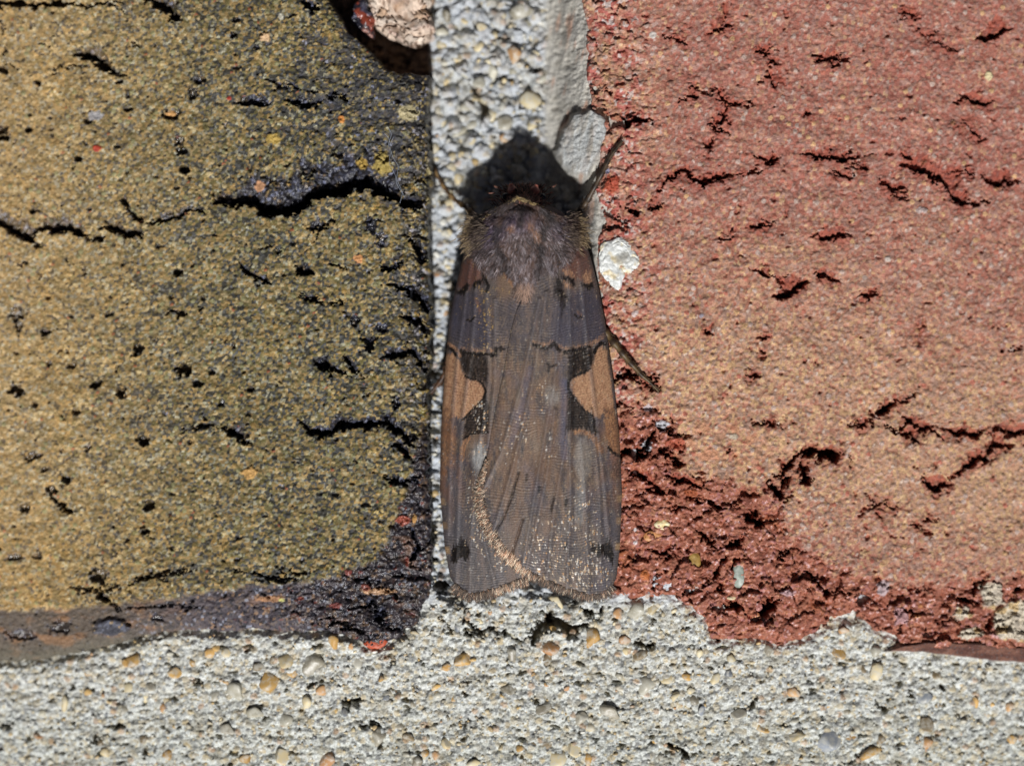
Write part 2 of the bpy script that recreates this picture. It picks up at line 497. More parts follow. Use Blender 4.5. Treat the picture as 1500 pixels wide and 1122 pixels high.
    bigc = palette(q1, [(0.4 + 0 * X, (176, 140, 84)), (0.3 + 0 * X, (196, 172, 130)), (0.3 + 0 * X, (150, 140, 100))])
    avg = s2l((162, 134, 92)) * (1 - gl[:, None]) + s2l((126, 114, 78)) * gl[:, None]
    col = mix(cg, avg * (1 - 0.2 * gl[:, None]), 0.2 + 0.2 * (1 - gl))
    col = np.where((q2 > 0.93)[:, None] & (g1 < 0.4)[:, None], bigc, col)
    tone = 0.95 * (1 - 0.24 * gl) * (1 + 0.34 * fbm(X, Y, 45, 4, 61) + 0.2 * fbm(X, Y, 9, 2, 62))
    col *= tone[:, None] * (1 + 0.35 * (q1 - 0.5) * ss(0.0, 0.35, fbm(X, Y, 70, 3, 67)))[:, None]
    col = col * (np.array([0.93, 1.0, 0.96]) * gl[:, None] + (1 - gl[:, None]) * np.array([0.97, 1.0, 0.98]))
    yel = ss(0.0, 0.5, fbm(X, Y, 80, 3, 66)) * 0.5 + 0.35 * ss(700, 850, Y) * ss(450, 150, X)
    col = mix(col, col * np.array([1.06, 0.98, 0.78]), np.clip(yel, 0, 1))
    # soot-black blotches with sharp ragged borders, olive-yellow clumps between them
    bw = 0.55 * ss(420, 600, X) + 0.55 * ss(190, 40, np.hypot((X - 560) * 0.9, Y - 150)) + 0.35 * ss(300, 440, X) * ss(340, 60, Y) + 0.22 * gl + 0.08
    bn = fbm(X + 6 * perlin(X / 9, Y / 9, 1), Y * 1.1, 24, 5, 301, 0.66)
    blot = ss(0.50 - 0.42 * bw, 0.58 - 0.42 * bw, bn + 0.14 * (r1 - 0.5)) * ss(860, 800, Y)
    col = mix(col, palette(r2, [(0.5 + 0 * X, (46, 46, 50)), (0.28 + 0 * X, (66, 66, 74)), (0.12 + 0 * X, (98, 92, 74)), (0.07 + 0 * X, (134, 118, 70)), (0.03 + 0 * X, (120, 126, 148))]), blot * 0.85)
    h -= 2.2 * blot
    clump = ss(0.15, 0.3, fbm(X, Y, 26, 4, 311)) * ss(380, 560, X) * (1 - blot)
    col = mix(col, col * np.array([1.28, 1.18, 0.85]), clump * 0.8)
    # dark band at the bottom / corner
    bc = palette(r1, [(0.30 + 0 * X, (66, 60, 66)), (0.3 + 0 * X, (84, 76, 80)), (0.2 + 0 * X, (98, 86, 80)), (0.05 + 0 * X, (136, 110, 88)), (0.1 + 0 * X, (48, 46, 52)), (0.05 + 0 * X, (130, 132, 144))])
    bc = bc * (1 - 0.45 * ss(400, 520, X))[:, None]
    redf = ss(0.38, 0.46, fbm(X, Y * 1.5, 13, 3, 71)) * ss(250, 430, X)
    bc = mix(bc, s2l((112, 56, 46)), redf * 0.7)
    pk = ss(0.2, 0.5, fbm(X, Y * 2.2, 55, 3, 73))
    bc = mix(bc, s2l((140, 108, 88)), pk * 0.45)
    left = ss(330, 120, X)
    bc = mix(bc, mix(s2l((96, 84, 70)) + 0 * bc, s2l((140, 104, 70)) + 0 * bc, ss(0.0, 0.35, fbm(X, Y * 2, 40, 3, 75))), left * 0.8)
    lb = ss(935, 965, Y + 14 * fbm(X, Y, 60, 2, 5) + 0.1 * X) * left
    bc = mix(bc, s2l((92, 88, 74)) + 0 * bc, lb * 0.7)
    col = mix(col, bc, band)
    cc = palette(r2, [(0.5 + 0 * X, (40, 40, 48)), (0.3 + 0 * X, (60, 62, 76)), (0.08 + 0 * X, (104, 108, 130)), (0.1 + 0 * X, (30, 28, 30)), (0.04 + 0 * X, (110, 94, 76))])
    cc = mix(cc, cc * 0.6, ss(1.05, 1.5, crust))  # pits painted darker, adding shade so they read as hollows
    ec = palette(r2, [(0.5 + 0 * X, (40, 38, 40)), (0.25 + 0 * X, (66, 62, 62)), (0.2 + 0 * X, (128, 110, 66)), (0.05 + 0 * X, (150, 146, 150))])
    col = mix(col, ec, np.clip(edge * 1.1, 0, 1) * ss(-0.25, 0.1, fbm(X, Y, 24, 3, 81)) * 0.85)
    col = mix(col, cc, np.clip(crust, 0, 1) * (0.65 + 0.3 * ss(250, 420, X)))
    col = mix(col, palette(r2, [(0.6 + 0 * X, (62, 62, 70)), (0.3 + 0 * X, (88, 90, 102)), (0.1 + 0 * X, (140, 120, 92))]), ov)
    # pale mortar rim on the very edge
    rim = ss(7, 2, abs(629 - X)) * ss(0.0, 0.25, fbm(X, Y, 30, 2, 87)) * ss(120, 180, Y) * ss(640, 560, Y)
    col = mix(col, s2l((170, 156, 110)) + 0 * col, rim * 0.8)
    # spots: red, orange, pale
    for (cx, cy, rx, ry, c3, hh) in [(143, 218, 7, 5, (176, 52, 34), 2), (500, 175, 5, 6, (214, 140, 66), 3), (388, 55, 8, 7, (206, 170, 130), 3),
                                    (379, 272, 8, 8, (200, 150, 110), 2), (525, 380, 7, 7, (204, 144, 92), 2), (366, 693, 11, 9, (196, 152, 88), 3),
                                    (590, 762, 11, 8, (150, 78, 60), 4), (607, 760, 4, 7, (196, 150, 90), 2), (336, 145, 4, 3, (180, 60, 40), 1),
                                    (250, 168, 8, 6, (186, 140, 84), 3), (598, 165, 16, 12, (168, 156, 118), 1), (560, 240, 15, 18, (158, 138, 74), 1),
                                    (530, 240, 9, 9, (170, 140, 66), 2), (400, 204, 12, 8, (168, 140, 66), 1), (412, 25, 5, 5, (170, 166, 150), 2),
                                    (140, 170, 12, 8, (150, 148, 150), 0), (395, 877, 22, 5, (168, 124, 88), 1), (555, 866, 26, 5, (178, 140, 104), 3),
                                    (412, 879, 5, 3, (190, 186, 110), 1), (596, 822, 3, 9, (116, 56, 44), 1), (510, 838, 6, 5, (126, 62, 54), 2),
                                    (536, 860, 8, 5, (124, 68, 56), 2), (440, 877, 6, 3, (134, 70, 56), 1), (492, 887, 9, 5, (118, 62, 56), 1)]:
        i = np.nonzero((abs(X - cx) < rx * 2) & (abs(Y - cy) < ry * 2))[0]
        d = np.hypot((X[i] - cx) / rx, (Y[i] - cy) / ry) + 0.5 * fbm(X[i], Y[i], 7, 2, 5)
        q = ss(1.05, 0.8, d)
        col[i] = mix(col[i], s2l(c3) * (0.8 + 0.4 * r1[i][:, None]), q * 0.9); h[i] += hh * q
        crust[i] *= (1 - q)
    # outline: rounded arris then a steep side
    h -= (11 - 4 * ss(860, 890, Y)) * np.exp(-np.clip(sdv, 0, 99) / 9.0)
    side = np.clip(-sdv / 7.0, 0, 1)
    h = h * (1 - side) - side * 125
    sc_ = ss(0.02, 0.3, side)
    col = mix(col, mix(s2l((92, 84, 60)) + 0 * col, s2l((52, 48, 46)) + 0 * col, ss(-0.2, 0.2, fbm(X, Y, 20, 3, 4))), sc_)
    rough = np.clip(0.72 - 0.34 * np.maximum(np.maximum(crust, edge * 0.8), band * ss(380, 480, X) * 1.1) - 0.12 * (r2 > 0.9), 0.2, 1)
    prop = np.stack([rough, 0 * X, 0 * X], 1)
    hn = drop_left(X)
    px, py = persp(X, Y, hn)
    return make_mesh("brick", np.stack([px, py, h + hn], 1), F, col, prop)


# ---------------------------------------------------------------- red brick (right)
OUT_R = [(852, -400), (853, 0), (860, 30), (861, 70), (860, 112), (866, 132), (868, 160), (872, 176), (881, 196), (876, 225), (880, 250),
         (872, 278), (880, 300), (886, 325), (876, 352), (875, 400), (880, 440), (886, 480), (892, 540), (896, 620), (900, 700), (902, 800),
         (896, 868), (915, 878), (948, 876), (985, 872), (1012, 888), (1032, 905), (1044, 936), (1070, 940), (1098, 934), (1140, 946), (1178, 936),
         (1210, 918), (1238, 908), (1262, 904), (1282, 922), (1314, 930), (1322, 946), (1350, 948), (1400, 950), (1450, 954), (1500, 958),
         (1900, 968), (1900, -400)]
RED = [(880, 600), (925, 606), (955, 590), (985, 615), (1005, 650), (990, 690), (1040, 700), (1075, 705), (1100, 715), (1140, 722), (1150, 760),
       (1165, 790), (1215, 832), (1262, 842), (1300, 852), (1345, 860), (1400, 858), (1436, 838), (1462, 850), (1500, 846), (1900, 850), (1900, 1000), (860, 1000)]


def drop_right(x):
    return -0.075 * np.clip(x - 1050, 0, None)


def build_right():
    xs = axis(845, 1830, 846, 1506, 1.45); ys = axis(-260, 975, -6, 975, 1.4)
    keep = lambda X, Y: sdpoly(X, Y, OUT_R) > -9
    X, Y, F = grid_points(xs, ys, keep)
    wx = X + 4.5 * fbm(X, Y, 15, 4, 103); wy = Y + 4.5 * fbm(X, Y, 16, 4, 105)
    sdv = sdpoly(wx, wy, OUT_R)
    h = np.zeros(X.shape); crust = np.zeros(X.shape); halo = np.zeros(X.shape)
    h += 5 * fbm(X, Y, 120, 3, 111) + 3.0 * fbm(X, Y, 24, 3, 112)
    f1, f2, r1, r2 = worley(X, Y + 1.5 * perlin(X / 6, Y / 6, 2), 4.1, 11)
    g1, g2, q1, q2 = worley(X, Y, 9.5, 14)
    h += 1.7 * np.sqrt(np.clip(1 - f1 ** 2, 0, 1)) * (0.4 + r1)
    h += np.where(q2 > 0.7, 2.0 * np.clip(1 - g1 * 1.6, 0, 1), 0)
    rs = sdpoly(wx + 12 * fbm(X, Y, 30, 3, 8), wy + 12 * fbm(X, Y, 30, 3, 9), RED)
    red = ss(-4, 8, rs + 26 * fbm(X, Y, 16, 4, 133, 0.6) * ss(40, 8, abs(rs)))
    p1, p2, pr, pr2 = worley(wx + 8 * perlin(X / 13, Y / 13, 4), wy * 1.25, 25, 18)
    a1, a2, ar, ar2 = worley(wx + 3 * perlin(X / 5, Y / 5, 4), wy * 1.2, 11, 28)
    h += red * ((pr - 0.6) * 12 - 7 * ss(0.09, 0.0, p2 - p1) * ss(-0.1, 0.2, fbm(X, Y, 30, 2, 3)) + (ar - 0.5) * 5 - 3 * ss(0.1, 0.0, a2 - a1))
    h -= red * 4
    lsid = ss(990, 900, X + 30 * fbm(X, Y, 40, 3, 7)) * (1 - red)
    h += lsid * ((ar - 0.6) * 7 - 3 * ss(0.1, 0, a2 - a1))
    CR = [([(857, 168), (872, 163), (884, 166), (896, 180), (912, 182), (930, 175), (956, 177)], 13, 46, 0),
          ([(855, 130), (866, 128), (882, 134)], 8, 26, 0), ([(862, 214), (870, 206), (879, 202)], 9, 30, 0),
          ([(912, 172), (925, 166), (936, 172)], 5, 20, 0),
          ([(988, 56), (998, 61), (1004, 66)], 4, 14, 5), ([(1040, 48), (1058, 43), (1076, 38)], 4, 14, 10), ([(1060, 8), (1064, 22), (1056, 38)], 3.5, 7, 8),
          ([(1010, 127), (1022, 130)], 4, 16, 8), ([(1008, 143), (1022, 143)], 6, 20, 6), ([(1048, 131), (1058, 144), (1064, 154), (1088, 155)], 4, 18, 7),
          ([(1064, 156), (1058, 168), (1060, 174), (1046, 186), (1038, 182)], 5, 22, 8), ([(1050, 192), (1060, 193)], 6, 22, 5),
          ([(1046, 204), (1040, 214), (1034, 219)], 5, 20, 10), ([(1104, 73), (1118, 78), (1130, 71)], 4, 15, 8), ([(1125, 92), (1136, 91), (1140, 96)], 4, 15, 6),
          ([(1126, 108), (1132, 120), (1134, 130)], 4, 12, 14), ([(1104, 229), (1116, 234), (1126, 240), (1142, 230)], 4, 18, 7),
          ([(1194, 91), (1207, 88), (1216, 86), (1232, 85)], 5, 22, 10), ([(1214, 88), (1222, 99)], 4, 16, 0), ([(1322, 17), (1333, 22), (1345, 28)], 6, 14, 9),
          ([(1434, 58), (1452, 57), (1462, 48), (1478, 44)], 8, 24, 18), ([(1343, 42), (1360, 55), (1384, 68), (1408, 76)], 3, 7, 0),
          ([(1412, 145), (1430, 148), (1442, 153), (1456, 150)], 6, 20, 10), ([(1400, 182), (1418, 182), (1428, 196), (1438, 206), (1444, 200)], 4, 12, 0),
          ([(1174, 228), (1196, 230), (1216, 230), (1230, 236), (1256, 229)], 6, 26, 12), ([(1236, 234), (1244, 238)], 5, 20, 0),
          ([(1180, 168), (1188, 166)], 5, 16, 5), ([(1262, 245), (1272, 247)], 5, 18, 8), ([(1320, 224), (1335, 236)], 4, 14, 10),
          ([(1322, 244), (1348, 250), (1364, 258), (1378, 262), (1390, 280), (1398, 290), (1408, 298), (1426, 300)], 7, 30, 20),
          ([(1290, 264), (1300, 273), (1312, 280), (1326, 280)], 6, 26, 13), ([(1300, 287), (1318, 287)], 4, 16, 0), ([(1362, 262), (1366, 268)], 6, 18, 0),
          ([(1412, 252), (1426, 254)], 6, 22, 8), ([(1440, 261), (1452, 268), (1468, 270), (1488, 268)], 6, 26, 14), ([(1220, 250), (1232, 257), (1246, 262)], 4, 14, 5),
          ([(1194, 346), (1206, 349), (1220, 348), (1243, 347)], 5, 20, 16), ([(1194, 402), (1210, 406), (1226, 412)], 5, 22, 9), ([(1264, 434), (1272, 437), (1282, 430)], 6, 24, 16),
          ([(966, 284), (976, 264), (992, 256), (1004, 250), (1010, 262), (1020, 264), (1030, 271), (1044, 262), (1066, 258), (1088, 256)], 4.5, 22, 6),
          ([(880, 302), (892, 310), (900, 320)], 6, 28, 6), ([(918, 307), (930, 311), (940, 309)], 9, 34, 7), ([(952, 306), (962, 305), (970, 300)], 6, 22, 10),
          ([(884, 338), (900, 334), (920, 334)], 5, 18, 8), ([(1100, 332), (1114, 332), (1126, 328)], 5, 20, 8), ([(1060, 349), (1076, 351)], 5, 20, 0),
          ([(1073, 335), (1079, 340)], 4, 18, 0), ([(1112, 398), (1126, 405)], 6, 22, 8), ([(1140, 436), (1152, 432), (1168, 424), (1182, 414)], 9, 36, 24),
          ([(1030, 484), (1042, 488)], 5, 20, 8), ([(898, 560), (910, 550), (922, 547), (936, 552)], 9, 34, 0), ([(930, 556), (946, 562), (962, 572)], 4, 16, 0),
          ([(950, 565), (966, 552)], 4, 18, 0), ([(904, 592), (914, 590)], 5, 18, 0), ([(903, 668), (916, 660), (934, 662), (948, 656), (956, 636), (966, 628)], 9, 44, 0),
          ([(912, 664), (930, 666), (944, 668), (952, 662)], 11, 46, 6), ([(962, 630), (978, 632), (986, 640)], 6, 30, 0), ([(966, 664), (980, 666), (990, 676), (1004, 680)], 8, 34, 6),
          ([(980, 610), (988, 622)], 4, 14, 0), ([(1066, 664), (1070, 656)], 4, 18, 0), ([(1122, 620), (1136, 621)], 5, 20, 8), ([(1114, 494), (1128, 492)], 5, 18, 6),
          ([(1112, 515), (1122, 520)], 5, 18, 0), ([(1092, 548), (1112, 554)], 5, 16, 6), ([(1145, 700), (1152, 688), (1160, 676), (1168, 668)], 8, 36, 8),
          ([(1122, 706), (1134, 712), (1144, 726), (1146, 736)], 11, 50, 0), ([(1140, 718), (1152, 706), (1158, 698)], 8, 44, 0),
          ([(1168, 668), (1182, 662), (1196, 664), (1210, 666), (1230, 664)], 13, 54, 10), ([(1176, 678), (1178, 694), (1186, 708)], 15, 56, 0),
          ([(1210, 666), (1222, 676), (1228, 664)], 10, 46, 0), ([(1288, 612), (1294, 602), (1304, 594), (1312, 590)], 10, 40, 8), ([(1306, 592), (1318, 588), (1330, 586)], 4, 14, 0),
          ([(1252, 620), (1264, 623), (1272, 614)], 4, 18, 7), ([(1326, 612), (1336, 622), (1350, 628), (1368, 633)], 6, 28, 10), ([(1316, 628), (1330, 622)], 5, 20, 0),
          ([(1383, 627), (1398, 636), (1412, 636), (1430, 637), (1442, 630)], 6, 26, 10), ([(1450, 634), (1468, 630), (1484, 634), (1530, 638)], 6, 28, 10),
          ([(1404, 696), (1416, 684), (1428, 674), (1444, 672), (1452, 660), (1462, 652), (1482, 655)], 7, 30, 12), ([(1354, 702), (1364, 712), (1372, 720), (1378, 712), (1390, 712)], 8, 30, 14),
          ([(1318, 632), (1336, 640), (1342, 648)], 5, 22, 10), ([(1346, 470), (1350, 510)], 3, 4, 0), ([(1466, 510), (1474, 512)], 6, 18, 0),
          ([(1272, 742), (1284, 736), (1298, 738), (1316, 748)], 4, 14, 0), ([(1282, 750), (1290, 756)], 5, 16, 5), ([(1336, 768), (1348, 774)], 4, 16, 5), ([(1352, 760), (1362, 762)], 4, 12, 0),
          # red patch
          ([(1036, 734), (1048, 742), (1062, 744)], 8, 30, 6), ([(1090, 752), (1104, 764), (1120, 772)], 11, 36, 10), ([(1100, 746), (1116, 760)], 8, 34, 0),
          ([(950, 806), (968, 812), (988, 804)], 7, 26, 5), ([(972, 820), (984, 812)], 6, 22, 0), ([(1022, 780), (1040, 790), (1046, 800)], 8, 28, 0), ([(1062, 802), (1076, 798), (1086, 794)], 9, 30, 0),
          ([(1072, 814), (1058, 824), (1050, 838), (1046, 848)], 8, 30, 0), ([(1072, 838), (1078, 822), (1086, 818)], 7, 28, 0), ([(1030, 860), (1044, 854)], 6, 24, 0), ([(958, 868), (956, 852), (962, 844)], 6, 20, 0),
          ([(1000, 868), (1012, 866), (1030, 866)], 8, 30, 0), ([(1062, 858), (1050, 862)], 6, 20, 0), ([(1140, 818), (1160, 806)], 6, 20, 0), ([(1176, 838), (1190, 842), (1198, 846)], 7, 26, 0),
          ([(1040, 896), (1056, 890), (1078, 888), (1092, 898)], 12, 44, 0), ([(1104, 908), (1118, 900), (1128, 888), (1142, 878)], 17, 58, 0), ([(1110, 880), (1124, 912), (1138, 902)], 12, 50, 0),
          ([(1186, 848), (1200, 856), (1208, 866)], 6, 22, 0), ([(1207, 866), (1216, 872)], 13, 44, 0), ([(1232, 868), (1240, 872)], 8, 30, 0), ([(1206, 920), (1226, 912), (1248, 902), (1262, 896)], 12, 50, 0),
          ([(1262, 888), (1266, 876), (1276, 878)], 13, 52, 0), ([(1402, 878), (1414, 878), (1424, 884)], 15, 48, 0), ([(1424, 874), (1434, 856), (1448, 848)], 7, 32, 0), ([(1446, 925), (1452, 908), (1458, 900)], 8, 34, 0),
          ([(1316, 920), (1322, 918)], 8, 34, 0), ([(1352, 936), (1366, 928)], 6, 24, 0), ([(1432, 920), (1440, 924)], 7, 26, 0), ([(1320, 892), (1336, 896), (1346, 902)], 5, 18, 0), ([(1380, 912), (1396, 906)], 7, 26, 0),
          ([(1388, 858), (1398, 862)], 5, 18, 0), ([(1484, 868), (1496, 862)], 9, 30, 0), ([(1340, 864), (1352, 866)], 5, 18, 0), ([(920, 690), (940, 700), (960, 712)], 5, 22, 10), ([(940, 722), (956, 716), (976, 724)], 7, 28, 6),
          ([(978, 700), (1000, 706), (1024, 714)], 7, 28, 8), ([(1020, 730), (1030, 738)], 7, 28, 0), ([(1000, 742), (984, 750)], 5, 20, 0)]
    for k, (p, a, b, c) in enumerate(CR):
        crack(X, Y, h, crust, p, a * 0.78, b, c * 1.25, 200 + k, halo)
    hairlines(X, Y, h, crust, CR, 6)
    halo = halo * (1 - red)
    h += halo * ((ar - 0.6) * 5 - 2 * ss(0.1, 0, a2 - a1))
    rp = fbm(X, Y, 17, 3, 177)
    sp = ss(0.40, 0.58, rp) * (1 - red); h -= sp * 5; crust = np.maximum(crust, sp * 0.7)
    # colours
    tan = 0.34 + 0.55 * ss(260, 20, abs((Y - 620) - 0.25 * (X - 1200))) + 0.25 * ss(980, 900, X) * ss(300, 100, Y) + 0.3 * fbm(X, Y, 110, 3, 130)
    tan = np.clip(tan - 0.3 * ss(420, 120, Y - 0.12 * (X - 900)) * ss(930, 1050, X), 0.04, 0.95)
    mv = ss(900, 1250, X + 0.6 * (400 - Y))
    o = 0 * X
    cg = palette(r1, [(0.34 * (1 - tan) + 0.06, (168, 108, 96)), (0.20 * (1 - tan) + 0.03, (152, 80, 66)), (0.09 * (1 - tan) + .02, (128, 58, 46)), (0.24 + 0.2 * tan, (182, 138, 114)),
                      (0.30 * tan, (198, 164, 120)), (0.10 * tan, (208, 182, 140)), (0.14 + 0.2 * mv, (152, 126, 120)), (0.12 + o, (174, 148, 136)), (0.05 + o, (100, 78, 72)), (0.02 + o, (206, 198, 190))])
    cg = cg * (0.66 + 0.56 * r2[:, None])
    avg = s2l((158, 106, 92)) * (1 - tan[:, None]) + s2l((182, 148, 116)) * tan[:, None]
    col = mix(cg, avg, 0.38 + 0.12 * mv)
    bigc = palette(q1, [(0.5 + o, (196, 160, 118)), (0.2 + o, (170, 104, 86)), (0.3 + o, (180, 160, 150))])
    col = np.where((q2 > 0.93)[:, None] & (g1 < 0.38)[:, None], bigc, col)
    col *= (1 + 0.24 * fbm(X, Y, 40, 4, 161))[:, None]
    rc = palette(ar2 * 0.6 + r1 * 0.4, [(0.14 + o, (120, 62, 46)), (0.36 + o, (150, 88, 68)), (0.28 + o, (164, 104, 80)), (0.12 + o, (164, 108, 104)), (0.1 + o, (186, 132, 100))])
    rc = mix(rc, s2l((140, 100, 84)) + 0 * rc, 0.14 + 0 * X)
    glint = (r2 > 0.93) & (f1 < 0.45)
    rc = rc * (0.7 + 0.5 * r2[:, None])
    rc = mix(rc, s2l((216, 186, 186)) + 0 * rc, glint * 0.55)
    org = ss(0.15, 0.5, fbm(X, Y, 60, 3, 171))
    rc = mix(rc, rc * np.array([1.1, 1.0, 0.8]), org)
    col = mix(col, rc, red)
    cc = palette(r2, [(0.4 + o, (142, 66, 48)), (0.3 + o, (158, 84, 66)), (0.3 + o, (110, 50, 38))])
    col = mix(col, cc, np.clip(np.maximum(crust * 1.2, halo * 0.75), 0, 1) * 0.85)
    lc = palette(r2, [(0.3 + o, (172, 98, 92)), (0.3 + o, (150, 70, 58)), (0.2 + o, (190, 150, 130)), (0.1 + o, (190, 180, 178))])
    col = mix(col, lc, lsid * ss(-0.2, 0.2, fbm(X, Y, 35, 3, 181)) * 0.9)
    # patches of mortar stuck on the brick's lower right end
    for (pl, sd_) in [([(1432, 862), (1440, 850), (1456, 852), (1468, 862), (1470, 884), (1460, 894), (1446, 888), (1438, 878)], 1), ([(1392, 900), (1400, 890), (1418, 888), (1428, 898), (1420, 906), (1400, 906)], 2),
                      ([(1456, 898), (1476, 882), (1500, 878), (1600, 884), (1600, 936), (1500, 940), (1466, 934), (1456, 916)], 3), ([(1404, 926), (1424, 916), (1444, 926), (1430, 936), (1408, 936)], 4)]:
        d = sdpoly(X + 9 * fbm(X, Y, 14, 3, sd_), Y + 9 * fbm(X, Y, 14, 3, sd_ + 5), pl)
        q = ss(-2, 2, d)
        mc = palette(q1, [(0.5 + o, (200, 196, 178)), (0.3 + o, (176, 172, 158)), (0.2 + o, (196, 176, 132))]) * (0.8 + 0.3 * r2[:, None])
        col = mix(col, mc, q * 0.92); h += q * (5 + 5 * fbm(X, Y, 10, 3, 61)); crust *= (1 - q)
    # smooth pink-tan smear
    sm = ss(0.05, 0.25, fbm(X, Y, 22, 3, 191)) * ss(70, 30, np.hypot((X - 1050) / 1.4, (Y - 655) / 0.75))
    col = mix(col, s2l((196, 142, 110)) + 0 * col, sm * 0.8)
    # grey mortar traces
    for (cx, cy, rx, ry, c3, hh) in [(970, 622, 9, 8, (176, 184, 194), 3), (948, 652, 8, 9, (170, 178, 186), 3), (950, 598, 6, 6, (176, 170, 176), 1), (1293, 862, 10, 12, (172, 160, 166), 1),
                                    (1155, 868, 12, 5, (176, 150, 156), 1), (1320, 902, 12, 14, (166, 132, 136), 3), (1448, 112, 7, 7, (208, 200, 158), 3), (957, 52, 6, 6, (190, 190, 186), 1),
                                    (945, 842, 8, 8, (184, 110, 60), 2), (1012, 722, 12, 6, (150, 80, 44), 3), (895, 270, 12, 14, (160, 66, 40), 4), (990, 650, 14, 10, (164, 84, 60), 3),
                                    (1345, 902, 5, 3, (206, 150, 100), 1), (1349, 888, 4, 3, (210, 150, 100), 1), (1300, 130, 1, 1, (0, 0, 0), 0), (930, 795, 4, 3, (230, 230, 232), 1),
                                    (930, 776, 3, 3, (225, 225, 228), 1), (890, 250, 4, 4, (110, 120, 150), 1), (930, 460, 5, 5, (190, 180, 180), 2), (1028, 462, 4, 4, (150, 150, 165), 2),
                                    (1350, 308, 8, 6, (180, 168, 166), 2), (1300, 380, 5, 4, (196, 188, 180), 2), (1075, 640, 7, 5, (176, 168, 150), 1)]:
        i = np.nonzero((abs(X - cx) < rx * 2) & (abs(Y - cy) < ry * 2))[0]
        d = np.hypot((X[i] - cx) / rx, (Y[i] - cy) / ry) + 0.6 * fbm(X[i], Y[i], 8, 2, 5)
        q = ss(1.05, 0.8, d)
        col[i] = mix(col[i], s2l(c3) * (0.85 + 0.3 * r1[i][:, None]), q * 0.9); h[i] += hh * q
    h -= 10 * np.exp(-np.clip(sdv, 0, 99) / 8.0)
    side = np.clip(-sdv / 7.0, 0, 1)
    h = h * (1 - side) - side * 125
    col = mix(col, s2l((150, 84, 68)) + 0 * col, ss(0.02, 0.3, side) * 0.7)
    col = col * np.array([0.98, 0.92, 0.88])
    rough = np.clip(0.75 - 0.3 * red * (r2 > 0.6) - 0.25 * glint, 0.25, 1)
    hn = drop_right(X)
    px, py = persp(X, Y, hn)
    return make_mesh("brick", np.stack([px, py, h + hn], 1), F, col, np.stack([rough, 0 * X, 0 * X], 1))


# ---------------------------------------------------------------- mortar
LUMP = [(812, 222), (822, 192), (840, 172), (862, 164), (884, 176), (888, 205), (872, 240), (858, 262), (838, 260), (822, 244)]


def mortar_base(x, y):
    """smooth nominal level of the mortar"""
    joint = -80 + 30 * ss(420, 820, y)
    joint = joint + 12 * ss(660, 640, x) * ss(430, 520, y)
    bed = -15 - 0.10 * np.clip(520 - x, 0, None) - 0.078 * np.clip(x - 1050, 0, None)
    t = ss(835, 885, y + 12 * np.sin(x / 23.0) + 8 * np.sin(x / 9.0))
    t = np.maximum(t, 0)
    inj = ss(600, 612, x) * ss(930, 915, x)
    lev = bed * (1 - inj) + inj * (joint * (1 - t) + bed * t)
    # notch at the broken corner: deep
    notch = ss(632, 622, x) * ss(135, 105, y)
    lev = lev * (1 - notch) - 88 * notch
    return lev


